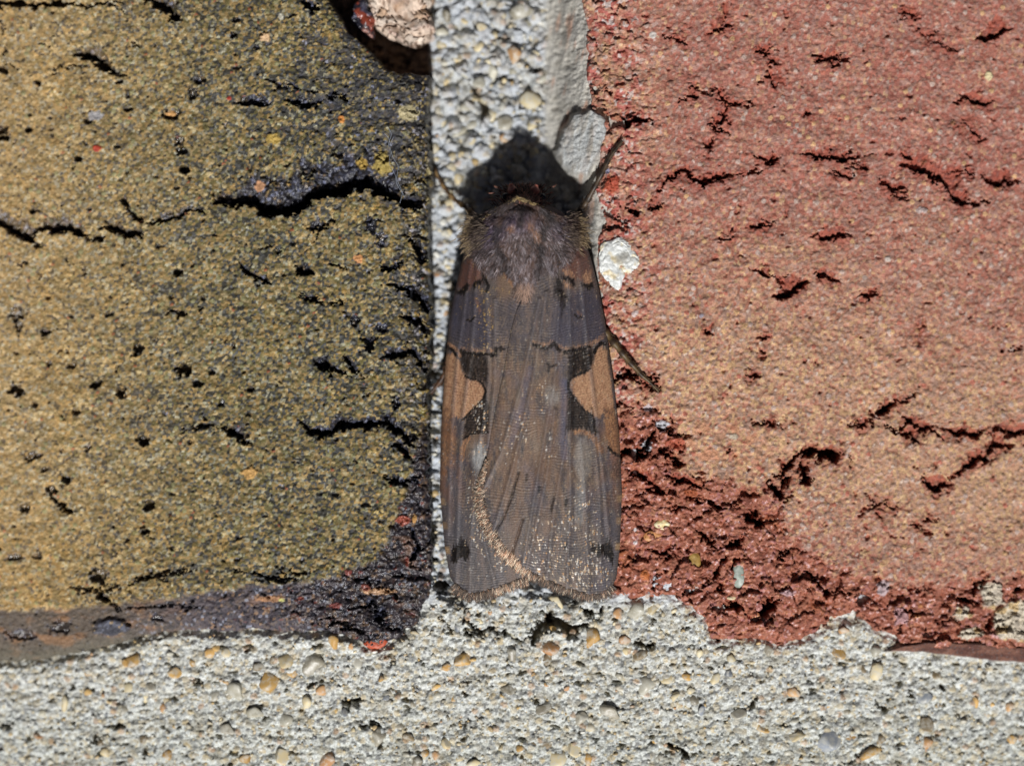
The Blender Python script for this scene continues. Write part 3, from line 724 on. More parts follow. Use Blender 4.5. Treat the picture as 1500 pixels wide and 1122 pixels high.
def build_mortar():
    xs = axis(-330, 1830, -6, 1506, 1.5); ys = axis(-260, 1380, -6, 1128, 1.5)
    inL = lambda X, Y: sdpoly(X, Y, OUT_L)
    inR = lambda X, Y: sdpoly(X, Y, OUT_R)
    keep = lambda X, Y: (inL(X, Y) < 26) & (inR(X, Y) < 34)
    X, Y, F = grid_points(xs, ys, keep)
    base = mortar_base(X, Y)
    h = base.copy()
    bed = ss(850, 900, Y)
    up = 1 - bed
    h += (5 * up + 3 * bed) * fbm(X, Y, 40, 4, 211) + 3.5 * fbm(X, Y, 11, 4, 212, 0.6)
    f1, f2, r1, r2 = worley(X + 3 * perlin(X / 8, Y / 8, 1), Y, 13, 21)
    h += 4 * bed * fbm(X * 0.7, Y * 1.4, 30, 3, 215)
    b1, b2, br, br2 = worley(X + 6 * perlin(X / 14, Y / 14, 3), Y + 6 * perlin(X / 14, Y / 14, 4), 25, 23)
    lum = up * (1 - 0.85 * ss(310, 350, Y)) * ss(-0.5, 0.1, fbm(X, Y, 45, 2, 217))
    h += lum * (21 * (0.55 - b1) * (0.4 + br) - 7 * ss(0.14, 0.0, b2 - b1))
    gt = ss(310, 350, Y) * up
    h += gt * (9 * fbm(X * 0.9 + 0.4 * Y, Y * 1.2 - 0.5 * X, 20, 4, 218, 0.6) - 14 * ss(0.22, 0.38, fbm(X * 0.7 - 0.3 * Y, Y * 1.5, 22, 2, 219)))
    h += (3 + 3 * up) * (0.5 - f1) * (0.4 + r1) - 3 * bed * ss(0.12, 0.0, f2 - f1)
    g1, g2, q1, q2 = worley(X, Y, 4.2, 22)
    h += 1.6 * (0.5 - g1)
    dl = -inL(X, Y) + 5 * fbm(X, Y, 18, 3, 61); dr = -inR(X, Y) + 5 * fbm(X, Y, 18, 3, 62)
    h -= bed * (10 * ss(12, 0, dl) + 5 * ss(9, 0, dr))
    # beds of random holes
    rp = fbm(X * 0.8, Y * 1.3, 17, 3, 221)
    hole = ss(0.36, 0.52, rp)
    h -= hole * 11
    crust = np.zeros(X.shape)
    for k, (p, a, b, c) in enumerate([
            ([(782, 944), (786, 926), (800, 912), (820, 914), (840, 924), (862, 918)], 19, 46, 0), ([(800, 912), (812, 906)], 20, 36, 0),
            ([(852, 892), (862, 900), (878, 896), (884, 888)], 11, 40, 0), ([(684, 908), (690, 920), (704, 926), (720, 922), (744, 928), (762, 938), (776, 932)], 6, 28, 0),
            ([(684, 922), (692, 934)], 9, 26, 0), ([(686, 886), (682, 902), (680, 914)], 4, 18, 0), ([(632, 856), (644, 860), (658, 858)], 15, 44, 0),
            ([(500, 1030), (516, 1026), (532, 1028)], 11, 36, 0), ([(544, 1061), (556, 1060)], 9, 34, 0), ([(928, 942), (946, 948), (958, 944)], 9, 26, 0),
            ([(150, 1066), (165, 1062), (180, 1066)], 8, 28, 0), ([(124, 1082), (150, 1084)], 9, 28, 0), ([(1284, 1026), (1300, 1042)], 4, 22, 0),
            ([(1330, 1018), (1342, 1018)], 7, 22, 0), ([(640, 902), (652, 912), (664, 928)], 3, 14, 0), ([(448, 1010), (462, 1000)], 7, 26, 0),
            ([(1045, 930), (1056, 938)], 9, 30, 0), ([(0, 1062), (22, 1064)], 7, 28, 0), ([(280, 995), (296, 1000)], 7, 24, 0),
            ([(1386, 1002), (1380, 1010)], 4, 20, 0), ([(970, 1090), (1000, 1100), (1010, 1112)], 7, 30, 0), ([(1110, 1020), (1096, 1040)], 6, 24, 0),
            ([(688, 120), (700, 140), (712, 160), (706, 176)], 9, 22, 0), ([(718, 122), (740, 114), (756, 120)], 8, 20, 0), ([(696, 30), (700, 44)], 7, 20, 0),
            ([(724, 40), (730, 48)], 8, 22, 0), ([(768, 92), (780, 104), (792, 102)], 6, 20, 0), ([(760, 150), (772, 160)], 6, 18, 0), ([(640, 215), (668, 225)], 5, 14, 0),
            ([(644, 300), (658, 292)], 8, 26, 0), ([(632, 540), (642, 556)], 12, 28, 0), ([(630, 640), (642, 650)], 8, 20, 0), ([(632, 770), (640, 790)], 7, 22, 0)]):
        crack(X, Y, h, crust, p, a, b, c, 300 + k)
    # smear climbing the red brick's side
    side = ss(800, 866, X + 6 * fbm(X, Y, 50, 3, 231)) * ss(300, 250, Y)
    st = fbm(X * 2.4 + Y * 0.35, Y * 0.45, 22, 4, 232)
    sm = ss(792, 806, X + 5 * fbm(X, Y, 30, 2, 3)) * ss(300, 240, Y)
    h = h * (1 - sm) + sm * (base + 68 * side + 4 * st + 1.4 * (0.5 - g1) * 2 + 2 * fbm(X, Y, 9, 3, 234))
    s2 = ss(838, 874, X + 5 * fbm(X, Y, 30, 3, 236)) * ss(240, 285, Y) * ss(520, 450, Y)
    h = h + s2 * (-4 - h) * 0.92 + s2 * 4 * fbm(X, Y, 12, 3, 237)
    lw = sdpoly(X + 5 * fbm(X, Y, 22, 3, 241), Y + 5 * fbm(X, Y, 22, 3, 243), LUMP)
    lump = ss(-3, 5, lw)
    hl = -30 + 0.72 * np.clip(X - 820, 0, 50) + 2.5 * st + 2.2 * fbm(X, Y, 8, 3, 239) - 5 * np.exp(-np.clip(lw, 0, 99) / 4)
    h = h * (1 - lump) + lump * hl
    groove = ss(5, 1.5, abs(lw)) * ss(250, 180, Y) * ss(870, 835, X)
    h -= groove * 7 * ss(-0.3, 0.2, fbm(X, Y, 18, 3, 63))
    h += (lump + sm * (1 - lump)) * (3 * fbm(X, Y, 7, 4, 64, 0.65) - 2.5 * ss(0.25, 0.45, fbm(X, Y, 14, 3, 65)))
    # small red-brown smear of the brick base at the lower right
    smear = [(1296, 954), (1320, 944), (1360, 938), (1420, 940), (1500, 946), (1900, 960), (1900, 988), (1500, 970), (1440, 966), (1390, 960), (1350, 954)]
    sd_s = sdpoly(X, Y + 2 * fbm(X, Y, 30, 2, 6), smear)
    smr = ss(-1.5, 2, sd_s)
    h = h * (1 - smr) + smr * (base + 9 + 2 * fbm(X, Y, 30, 3, 4) + 0.3 * (955 - Y))
    # mortar bits standing on the red brick base
    o = 0 * X
    col = palette(q1, [(0.42 + o, (218, 221, 217)), (0.26 + o, (202, 203, 194)), (0.14 + o, (172, 168, 154)), (0.08 + o, (198, 184, 150)), (0.07 + o, (132, 134, 134)), (0.04 + o, (92, 92, 96))])
    col = mix(col, s2l((204, 204, 196)) + 0 * col, 0.3 + 0.2 * up)
    col = mix(col, s2l((178, 158, 130)) + 0 * col, lum * ss(0.45, 0.15, b1) * 0.55 * (br2 > 0.25))
    col = mix(col, s2l((212, 217, 222)) + 0 * col, gt * 0.6)
    col = mix(col, s2l((202, 209, 219)) + 0 * col, up * (0.25 + 0.4 * ss(0.3, -0.2, fbm(X, Y, 50, 3, 256))))
    dirt = ss(0.05, 0.5, fbm(X, Y, 30, 4, 251))
    col = mix(col, s2l((158, 152, 132)) + 0 * col, dirt * 0.55)
    spk = (perlin(X / 2.6, Y / 2.6, 31) > 0.42) * ss(-0.2, 0.3, fbm(X, Y, 60, 3, 252))
    col = mix(col, s2l((84, 88, 96)) + 0 * col, spk * 0.55)
    coat = (r2 > 0.62) & (f1 < 0.42)
    gcol = palette(r1, [(0.3 + o, (196, 174, 128)), (0.3 + o, (176, 168, 150)), (0.2 + o, (200, 186, 156)), (0.1 + o, (184, 140, 92))])
    col = mix(col, gcol, coat * (0.55 - 0.1 * up) * ss(0.42, 0.3, f1))
    col = mix(col, s2l((142, 124, 84)) + 0 * col, hole * 0.45)
    col = mix(col, s2l((150, 128, 88)) + 0 * col, crust * 0.5)
    smc = mix(s2l((174, 170, 160)) + 0 * col, s2l((176, 178, 176)) + 0 * col, lump)
    smc = mix(smc, s2l((152, 148, 140)) + 0 * col, ss(-0.1, 0.4, st))
    smc = mix(smc, s2l((186, 140, 112)) + 0 * col, ss(0.15, 0.4, fbm(X * 1.6 + Y * 0.3, Y * 0.35, 26, 3, 261)) * (0.7 - 0.6 * lump))
    col = col * (1 - 0.17 * up)[:, None]  # shade of the recessed joint put into the mortar colour
    m2 = np.clip(sm + lump + s2, 0, 1)
    col = mix(col, smc * (0.85 + 0.3 * q1[:, None]), m2 * 0.9)
    notch = ss(634, 624, X) * ss(140, 110, Y)
    col = mix(col, s2l((120, 92, 66)) * (0.7 + 0.5 * q1[:, None]), notch * 0.9)
    col = mix(col, s2l((128, 122, 110)) + 0 * col, m2 * ss(0.15, 0.5, fbm(X, Y, 9, 4, 66, 0.65)) * 0.5)
    rb = mix(s2l((92, 62, 54)) + 0 * col, s2l((120, 84, 70)) + 0 * col, ss(-0.2, 0.3, fbm(X, Y * 3, 30, 4, 7))) * (0.8 + 0.35 * q1[:, None])
    col = mix(col, rb, smr)
    col = col * (1 - 0.03 * bed)[:, None]
    fs = (perlin(X / 1.9, Y / 1.9, 33) > 0.5) * bed
    col = mix(col, s2l((96, 98, 100)) + 0 * col, fs * 0.5)
    gr = ss(980, 1120, Y + 0 * X)
    col = mix(col, col * np.array([0.92, 0.93, 0.92]), gr)
    hn = base
    px, py = persp(X, Y, hn)
    rough = 0.85 + 0 * X
    return make_mesh("mortar", np.stack([px, py, h], 1), F, col, np.stack([rough, 0 * X, 0 * X], 1)), (X, Y, h)


# ---------------------------------------------------------------- little stones
def ico(sub=1):
    import bmesh
    bm = bmesh.new(); bmesh.ops.create_icosphere(bm, subdivisions=sub, radius=1.0)
    V = np.array([v.co[:] for v in bm.verts]); F = np.array([[v.index for v in f.verts] for f in bm.faces]); bm.free()
    return V, F


IV2, IF2 = ico(2); IV3, IF3 = ico(3)


def stone_shape(V, seed, angular=0.85):
    r = np.random.RandomState(seed)
    P = V.copy()
    for k in range(10):     # shave with random planes: facets
        n = r.normal(size=3); n /= np.linalg.norm(n)
        d = 0.42 + 0.3 * r.rand()
        s = P @ n
        P = P - np.outer(np.clip(s - d, 0, None) * (0.5 + angular * 0.5), n)
    P *= (1 + 0.05 * np.sin(P @ r.normal(size=3) * 5 + r.rand() * 6))[:, None]
    P *= np.array([1, 0.78 + 0.3 * r.rand(), 0.7 + 0.25 * r.rand()])
    return P


STONES = {}
def stone_mesh(kind, variant, mat, big=False):
    key = (kind, variant, big)
    if key not in STONES:
        V, F = (IV3, IF3) if big else (IV2, IF2)
        P = stone_shape(V, variant * 13 + 5)
        me = bpy.data.meshes.new("pebble")
        me.from_pydata((P * U).tolist(), [], F.tolist())
        me.polygons.foreach_set("use_smooth", [True] * len(me.polygons))
        me.materials.append(mat)
        STONES[key] = me
    return STONES[key]


PEB = [stone_mat("ochre_pebble", (176, 134, 72), (214, 176, 108), 0.38), stone_mat("cream_pebble", (196, 176, 132), (216, 204, 168), 0.42),
       stone_mat("grey_quartz", (138, 130, 112), (176, 170, 152), 0.25), stone_mat("clear_quartz", (170, 164, 142), (200, 196, 180), 0.22),
       stone_mat("orange_pebble", (170, 120, 76), (204, 164, 116), 0.4), stone_mat("brown_pebble", (120, 104, 78), (152, 134, 104), 0.35),
       stone_mat("blue_grey_pebble", (110, 114, 120), (150, 156, 164), 0.3)]


def build_stones(mortar_ob, X, Y, H):
    rs = np.random.RandomState(12)
    # fast height lookup
    cell = 3.0
    gx = np.floor((X + 400) / cell).astype(int); gy = np.floor((Y + 400) / cell).astype(int)
    tab = np.full((800, 800), np.nan); ok = (gx >= 0) & (gx < 800) & (gy >= 0) & (gy < 800)
    tab[gx[ok], gy[ok]] = H[ok]

    def hq(x, y):
        i = int((x + 400) / cell); j = int((y + 400) / cell)
        v = tab[i, j] if 0 <= i < 800 and 0 <= j < 800 else np.nan
        return v
    taken = []
    named = [  # x, y, rx, ry, kind, rot
        (394, 995, 14, 17, 0, 0.1), (417, 966, 12, 12, 1, 0), (458, 974, 24, 15, 2, 0.2), (490, 940, 11, 10, 0, 0), (429, 987, 9, 7, 0, 0.2), (348, 1012, 16, 16, 3, 0.5),
        (377, 975, 9, 7, 5, 0), (472, 1012, 10, 9, 4, 0), (523, 968, 9, 12, 3, 0), (575, 961, 8, 7, 5, 0), (558, 994, 5, 5, 0, 0.2), (640, 1005, 9, 5, 0, -0.4), (676, 966, 14, 11, 0, 0.5), (655, 978, 8, 7, 0, 0),
        (750, 958, 12, 9, 2, 0), (805, 946, 14, 12, 4, 0.3), (803, 968, 9, 14, 5, 0.1), (868, 936, 14, 13, 0, 0.1), (916, 936, 10, 9, 4, 0), (906, 900, 9, 10, 4, 0), (930, 896, 22, 16, 3, 0.4), (955, 890, 11, 11, 1, 0),
        (936, 958, 12, 8, 5, 0), (888, 944, 6, 6, 6, 0), (896, 1042, 17, 12, 2, 0.2), (850, 1052, 12, 9, 2, 0), (795, 1036, 14, 9, 2, 0), (745, 1008, 13, 9, 2, 0), (410, 1108, 12, 15, 1, 0.5), (480, 1114, 18, 12, 4, 0.3),
        (360, 1112, 10, 9, 0, 0), (335, 1068, 12, 11, 2, 0), (375, 1043, 13, 11, 3, 0), (418, 1052, 11, 11, 3, 0.2), (450, 1030, 11, 10, 1, 0), (553, 1080, 13, 12, 2, 0), (504, 1044, 5, 9, 6, 0), (611, 1118, 14, 10, 2, 0),
        (600, 1080, 11, 7, 5, 0.2), (652, 1090, 8, 11, 1, 0.1), (638, 1106, 7, 7, 4, 0), (838, 1098, 12, 13, 1, 0.5), (816, 1110, 13, 14, 1, 0), (862, 1113, 9, 9, 0, 0), (796, 1090, 12, 9, 5, 0), (1016, 1024, 9, 9, 2, 0),
        (1028, 1042, 6, 10, 6, 0.1), (1006, 990, 9, 6, 0, 0.5), (1048, 992, 8, 11, 1, 0.4), (1068, 986, 7, 8, 6, 0), (1080, 1048, 13, 10, 2, 0), (1085, 1068, 13, 10, 2, 0), (1164, 1014, 11, 10, 4, 0), (1212, 1082, 20, 18, 6, 0),
        (1168, 1078, 18, 7, 1, 0), (1283, 981, 10, 15, 1, 0.2), (1270, 996, 10, 8, 1, 0), (1354, 1062, 12, 14, 5, 0.1), (1358, 1090, 14, 9, 4, 0), (1282, 954, 10, 8, 3, 0), (1237, 922, 9, 7, 4, 0), (1225, 956, 13, 9, 0, 0.4),
        (193, 966, 12, 10, 0, 0), (183, 972, 6, 8, 0, 0), (306, 955, 9, 8, 0, 0), (316, 948, 7, 6, 0, 0), (130, 1013, 7, 7, 0, 0), (95, 1030, 9, 11, 1, 0), (56, 1078, 9, 7, 4, 0), (187, 1006, 8, 9, 1, 0),
        (255, 984, 12, 9, 0, 0), (220, 1007, 8, 9, 2, 0), (238, 1036, 6, 7, 4, 0), (246, 1106, 8, 9, 0, 0), (155, 1102, 8, 9, 1, 0.4), (210, 1082, 9, 7, 5, 0), (150, 995, 9, 9, 3, 0), (330, 955, 9, 8, 1, 0),
        (1115, 1067, 12, 8, 0, 0.2), (1125, 952, 9, 9, 2, 0), (1072, 964, 7, 8, 1, 0), (1370, 990, 8, 8, 5, 0), (1478, 1035, 9, 7, 4, 0), (1480, 1082, 10, 8, 0, 0), (1430, 1028, 7, 8, 0, 0),
        (738, 204, 9, 9, 4, 0), (755, 82, 14, 12, 4, 0), (700, 68, 9, 8, 1, 0), (648, 180, 8, 7, 1, 0), (636, 218, 8, 9, 1, 0), (671, 262, 10, 9, 1, 0), (690, 182, 9, 7, 3, 0), (648, 66, 9, 8, 1, 0), (722, 108, 12, 11, 3, 0),
        (640, 400, 6, 6, 4, 0), (652, 458, 5, 5, 4, 0), (655, 24, 10, 9, 2, 0), (738, 178, 12, 13, 2, 0), (703, 122, 11, 10, 3, 0), (660, 245, 9, 8, 1, 0)]
    n_obj = 0
    mats = PEB

    def place(x, y, rx, ry, kind, rot, emb, big):
        nonlocal n_obj
        h0 = hq(x, y)
        if not np.isfinite(h0):
            h0 = float(mortar_base(np.array([x]), np.array([y]))[0])
        hb = float(mortar_base(np.array([x]), np.array([y]))[0])
        h0 = max(min(h0, hb + 6), hb - 8) if y > 860 else h0
        me = stone_mesh(kind, rs.randint(7), mats[kind], big)
        ob = bpy.data.objects.new("pebble", me); C.objects.link(ob); ob.parent = mortar_ob
        px, py = persp(np.array(x, float), np.array(y, float), h0)
        r = (rx + ry) / 2
        ob.location = ((px - CX) * U, (CY - py) * U, (h0 + r * emb) * U)
        ob.rotation_euler = (rs.uniform(-.3, .3), rs.uniform(-.3, .3), rot + rs.uniform(-.2, .2) if rot else rs.uniform(0, .5))
        ob.scale = (rx * 1.12, ry * 1.25, r * 0.9)
        n_obj += 1
        taken.append((x, y, r))
    for (x, y, rx, ry, kd, rot) in named:
        place(x, y, rx, ry, kd, -rot, -0.05, rx > 11)

    def free(x, y, r, k=0.85):
        for (a, b, c) in taken:
            if abs(a - x) < (c + r) and (a - x) ** 2 + (b - y) ** 2 < ((c + r) * k) ** 2:
                return False
        return True
    def clear(x, y, r):
        a = np.array([x]); b = np.array([y])
        return sdpoly(a, b, OUT_L)[0] < -r * 0.6 and sdpoly(a, b, OUT_R)[0] < -r * 0.6
    tries = 0
    while n_obj < 285 and tries < 6000:
        tries += 1
        if rs.rand() < 0.72:
            x = rs.uniform(4, 1496); y = rs.uniform(880, 1118); bedm = True
        else:
            x = rs.uniform(634, 800); y = rs.uniform(2, 300); bedm = False
        r = rs.choice([5.5, 6.5, 8, 10, 14], p=[.36, .3, .18, .1, .06]) * (1.15 if not bedm else 1)
        if not clear(x, y, r) or not free(x, y, r): continue
        if x > 1300 and y < 975: continue
        kd = rs.choice(7, p=[.13, .27, .23, .23, .02, .07, .05]) if bedm else rs.choice(7, p=[.04, .52, .14, .27, .03, .0, .0])
        place(x, y, r * rs.uniform(.8, 1.4), r * rs.uniform(.6, 1.05), kd, rs.uniform(-.8, .8), rs.uniform(-0.6, -0.1), False)
    # small grains: one joined mesh
    cols = [(190, 160, 104), (204, 188, 150), (160, 152, 132), (190, 184, 166), (184, 142, 98), (140, 122, 92), (124, 128, 134), (212, 210, 200)]
    pv, pf, pc, off = [], [], [], 0
    Vlo, Flo = ico(1)
    shapes = [stone_shape(Vlo, 50 + k) for k in range(10)]
    hi = [stone_shape(IV2, 70 + k) for k in range(8)]
    cnt = 0; tries = 0
    grid = {}
    while cnt < 2700 and tries < 30000:
        tries += 1
        q = rs.rand()
        if q < 0.84: x = rs.uniform(-20, 1520); y = rs.uniform(875, 1140); bedm = True
        elif q < 0.92: x = rs.uniform(631, 800); y = rs.uniform(-20, 330); bedm = False
        else: x = rs.uniform(631, 662); y = rs.uniform(330, 860); bedm = False
        r = rs.choice([2.4, 3.2, 4.2, 5.4], p=[.35, .35, .2, .1]) * (1.0 if bedm else 1.35)
        if not clear(x, y, r): continue
        if x > 1300 and y < 975: continue
        key = (int(x / 7), int(y / 7))
        if key in grid and rs.rand() < 0.8: continue
        if not free(x, y, r, 0.8): continue
        grid[key] = 1
        h0 = hq(x, y)
        if not np.isfinite(h0): continue
        big = r > 4
        S = (hi[rs.randint(8)], IF2) if big else (shapes[rs.randint(10)], Flo)
        a = rs.uniform(0, 6.28); ca, sa = math.cos(a), math.sin(a)
        P = S[0] * r
        P = np.stack([P[:, 0] * ca - P[:, 1] * sa, P[:, 0] * sa + P[:, 1] * ca, P[:, 2]], 1)
        px, py = persp(np.array(x), np.array(y), h0)
        P = P + np.array([px, py, h0 - r * 0.35 + rs.uniform(-.2, .3) * r])
        bl = rs.uniform(.0, .45)
        c = s2l(cols[rs.choice(8, p=[.12, .24, .16, .16, .03, .06, .05, .18] if bedm else [.03, .3, .12, .2, .02, .01, .02, .3])]) * rs.uniform(.8, 1.15)
        c = c * (1 - bl) + s2l((196, 194, 182)) * bl
        pv.append(P); pf.append(S[1][:, ::-1] + off); pc.append(np.tile(c, (len(P), 1))); off += len(P); cnt += 1
    V = np.concatenate(pv); Fc = np.concatenate(pf); cc = np.concatenate(pc)
    me = make_mesh("sand_grains", V, Fc, cc, np.stack([np.full(len(V), .4), 0 * V[:, 0], 0 * V[:, 0]], 1))
    o = link("sand_grains", me, mortar_ob, M_GRAIN, kind='stuff')
    return n_obj, cnt


# ---------------------------------------------------------------- generic lumps (closed solids)
def lump(name, cx, cy, h, rx, ry, rz, mat_, colf, outline=None, seed=0, sub=5, amp=0.12, rough=0.7, cell=None):
    V, F = ico(sub)
    P = V.copy()
    if outline is not None:
        # plan outline from a polygon: radius per direction
        O = np.asarray(outline, float) - np.array([cx, cy])
        ang = np.arctan2(O[:, 1], O[:, 0]); rad = np.hypot(O[:, 0], O[:, 1])
        s = np.argsort(ang); ang = ang[s]; rad = rad[s]
        A = np.arctan2(P[:, 1], P[:, 0])
        R = np.interp(A, np.concatenate([ang - 2 * np.pi, ang, ang + 2 * np.pi]), np.concatenate([rad] * 3))
        rr = np.hypot(P[:, 0], P[:, 1])
        rr2 = np.clip(rr, 0, 1) ** 0.55
        sc_ = rr2 / np.maximum(rr, 1e-6) * R
        A0 = None
        X = P[:, 0] * sc_; Y = P[:, 1] * sc_
    else:
        X = P[:, 0] * rx; Y = P[:, 1] * ry
    Z = np.sign(P[:, 2]) * np.abs(P[:, 2]) ** 0.65 * rz
    n = fbm(X + P[:, 2] * rx * 0.7 + seed * 7, Y + seed * 3, max(rx, ry) * 0.6, 4, seed, 0.6)
    f1, f2, r1, r2 = worley(X + 3 * perlin(X / 7, Y / 7, 1) + seed * 50, Y + 3 * perlin(X / 7, Y / 7, 2), cell or max(rx, ry) * 0.28, seed)
    Z = Z + (2.2 * (0.5 - f1) + 1.5 * fbm(X, Y, 5, 2, seed)) * min(1, rz / 9)
    Z = Z + rz * (amp * 2.2 * n - amp * 1.4 * ss(0.12, 0, f2 - f1))
    X = X * (1 + amp * 0.8 * n); Y = Y * (1 + amp * 0.8 * n)
    col = colf(X, Y, n, r1, r2, f1, f2)
    me = make_mesh(name, np.stack([cx + X, cy + Y, h + Z], 1), F[:, ::-1], col, np.stack([np.full(len(X), rough), 0 * X, 0 * X], 1))
    return me


me_l = build_left(); brickL = child_of_wall(link("brick", me_l, wall, M_BRICK_Y, "yellow-brown brick speckled black with a dark chipped corner"))
me_r = build_right(); brickR = child_of_wall(link("brick", me_r, wall, M_BRICK_R, "rough red brick with tan sandy face and crumbling lower edge"))
me_m, (MX, MY, MH) = build_mortar(); mortar = child_of_wall(link("mortar", me_m, wall, M_MORTAR, "pale grey sandy mortar"))
NST = build_stones(mortar, MX, MY, MH)

# white chip in the red brick
WC = [(879, 368), (883, 355), (895, 353), (904, 347), (921, 356), (933, 374), (939, 389), (929, 399), (916, 401), (912, 411), (908, 426), (900, 423), (892, 413), (883, 404), (877, 386)]
def wc_col(X, Y, n, r1, r2, f1, f2):
    c = s2l((214, 216, 212)) + np.zeros((len(X), 3))
    c = mix(c, s2l((214, 194, 146)) + 0 * c, ss(0.0, 0.4, fbm(X, Y, 16, 3, 3)) * 0.8)
    c = mix(c, s2l((128, 120, 100)) + 0 * c, ss(0.10, 0.0, f2 - f1) * ss(0.1, 0.4, n) * 0.5)
    return mix(c, s2l((130, 122, 104)) + 0 * c, ss(16, 5, np.hypot(X - 8, (Y + 3) * 1.3) + 9 * fbm(X, Y, 8, 3, 9)) * 0.6)
chip = link("stone_chip", lump("stone_chip", 904, 382, -3, 30, 34, 7.5, None, wc_col, WC, 5, 6, 0.10, 0.5, 17), brickR, M_GRAIN, "white limestone chip")

# pebbles in the crumbling red patch
def flatcol(c, c2=None):
    def f(X, Y, n, r1, r2, f1, f2):
        a = s2l(c) + np.zeros((len(X), 3)); b = s2l(c2 or c)
        return mix(a, b + 0 * a, ss(-0.2, 0.3, n)) * (0.9 + 0.2 * r1[:, None])
    return f
for (x, y, rx, ry, rz, c1, c2, lab, sd_) in [
        (970, 768, 12, 8, 6, (214, 190, 130), (226, 214, 176), "cream stone bit", 1), (957, 786, 14, 9, 4, (196, 136, 84), (206, 150, 96), "orange stone bit", 2),
        (1018, 822, 9, 15, 5, (150, 116, 56), (170, 140, 76), "olive stone sliver", 3), (1082, 842, 9, 20, 7, (148, 158, 146), (186, 192, 182), "pale green stone sliver", 4),
        (1106, 901, 8, 4, 4, (206, 140, 96), (214, 160, 120), None, 6), (1112, 890, 6, 6, 5, (160, 104, 96), (180, 126, 118), None, 7),
        (1072, 876, 7, 3, 3, (200, 180, 140), (214, 200, 170), None, 8), (1194, 690, 8, 7, 8, (148, 74, 58), (176, 104, 84), None, 9), (1188, 678, 6, 5, 6, (150, 70, 54), (170, 96, 76), None, 10)]:
    hh = -6 if y < 880 else -14
    if x > 1150: hh = -22
    link("stone_bit", lump("stone_bit", x, y, hh, rx, ry, rz, None, flatcol(c1, c2), None, sd_, 3, 0.2, 0.5), brickR, M_GRAIN, lab)

# bright red flake under the yellow brick's corner
link("brick_flake", lump("brick_flake", 549, 942, -16, 18, 7, 6, None, flatcol((176, 76, 46), (190, 92, 58)), [(531, 944), (545, 938), (560, 936), (568, 940), (560, 948), (548, 951), (538, 949)], 11, 4, 0.06, 0.55),
     brickL, M_GRAIN, "orange-red flake")

# mortar lump and dark cinder inside the broken corner
def lumpcol(X, Y, n, r1, r2, f1, f2):
    a = palette(r1, [(0.5 + 0 * X, (196, 176, 158)), (0.3 + 0 * X, (210, 194, 178)), (0.2 + 0 * X, (186, 158, 132))])
    a = mix(a, s2l((110, 84, 68)) + 0 * a, ss(0.16, 0.0, f2 - f1) * 0.7)
    a = a * (0.72 + 0.5 * r2[:, None])
    a = mix(a, s2l((130, 96, 70)) + 0 * a, ss(0.05, 0.35, fbm(X, Y, 20, 3, 3)) * 0.6)
    return mix(a, s2l((188, 150, 140)) + 0 * a, ss(0.1, 0.5, n) * 0.4)
link("mortar_lump", lump("mortar_lump", 586, 12, -62, 50, 48, 34, None, lumpcol, [(538, -40), (536, -10), (545, 14), (548, 36), (562, 46), (580, 52), (596, 60), (612, 62), (628, 56), (634, 40), (626, 10), (634, -20), (630, -60), (580, -70)], 21, 6, 0.22, 0.9, 13), mortar, M_GRAIN, "pinkish lump of mortar in the broken corner")
def cindcol(X, Y, n, r1, r2, f1, f2):
    a = palette(r1, [(0.5 + 0 * X, (40, 38, 46)), (0.3 + 0 * X, (78, 76, 92)), (0.12 + 0 * X, (130, 60, 44)), (0.1 + 0 * X, (150, 110, 100))])
    return a
link("cinder", lump("cinder", 530, 22, -52, 14, 32, 16, None, cindcol, [(516, 14), (520, -6), (530, -12), (538, 8), (544, 34), (546, 52), (538, 54), (526, 40), (516, 30)], 22, 5, 0.22, 0.3), brickL, M_GRAIN, "black glassy cinder")
# ================================================================== THE MOTH
moth = empty("moth", (768 - CX, CY - 600, -40), "brown moth with folded patterned wings resting head-up across the joint between the two bricks", "moth")


def to_moth(o):
    o.parent = moth
    o.location = (-(768 - CX) * U, -(CY - 600) * U, 40 * U)
    return o


YS = np.array([300, 330, 350, 380, 420, 470, 520, 570, 640, 720, 800, 845, 862, 874, 880.])
R_OUT = np.array([838, 848, 856, 866, 876, 886, 893, 900, 907, 911, 908, 903, 895, 874, 866.])
L_OUT = np.array([704, 693, 685, 677, 667, 658, 653, 649, 645, 644, 651, 659, 670, 690, 700.])
RI_Y = np.array([300, 340, 400, 440, 455, 480, 520, 550, 590, 630, 670, 710, 740, 765, 790, 810, 820, 835, 845, 855, 866, 874.])
RI_X = np.array([800, 795, 780, 765, 757, 750, 742, 737, 728, 720, 713, 706, 703, 712, 725, 740, 752, 772, 790, 815, 846, 868.])
LI_Y = np.array([300, 340, 440, 640, 740, 800, 832, 848, 857, 865, 871, 875.])
LI_X = np.array([740, 752, 772, 738, 724, 752, 775, 765, 742, 722, 706, 694.])


def wing_h(x, y):
    xr = np.interp(y, YS, R_OUT); xl = np.interp(y, YS, L_OUT)
    xr = np.where(y > 800, 908, xr); xl = np.where(y > 800, 650, xl)
    xc = 772 + 6 * ss(500, 850, y)
    t = np.where(x > xc, (x - xc) / (xr - xc), (x - xc) / (xc - xl))
    ridge = np.interp(y, [300, 380, 480, 600, 760, 880], [40, 44, 42, 40, 30, 14])
    er = np.interp(y, [300, 450, 650, 880], [0, 2, 4, 0]); el = np.interp(y, [300, 450, 650, 800, 880], [-16, -18, -16, -8, -3])
    e = np.where(t > 0, er, el)
    return e + (ridge - e) * np.clip(1 - np.abs(t) ** 2.5, 0, 1)


def seg_d(x, y, pts):
    return polyline_dist(x, y, pts)


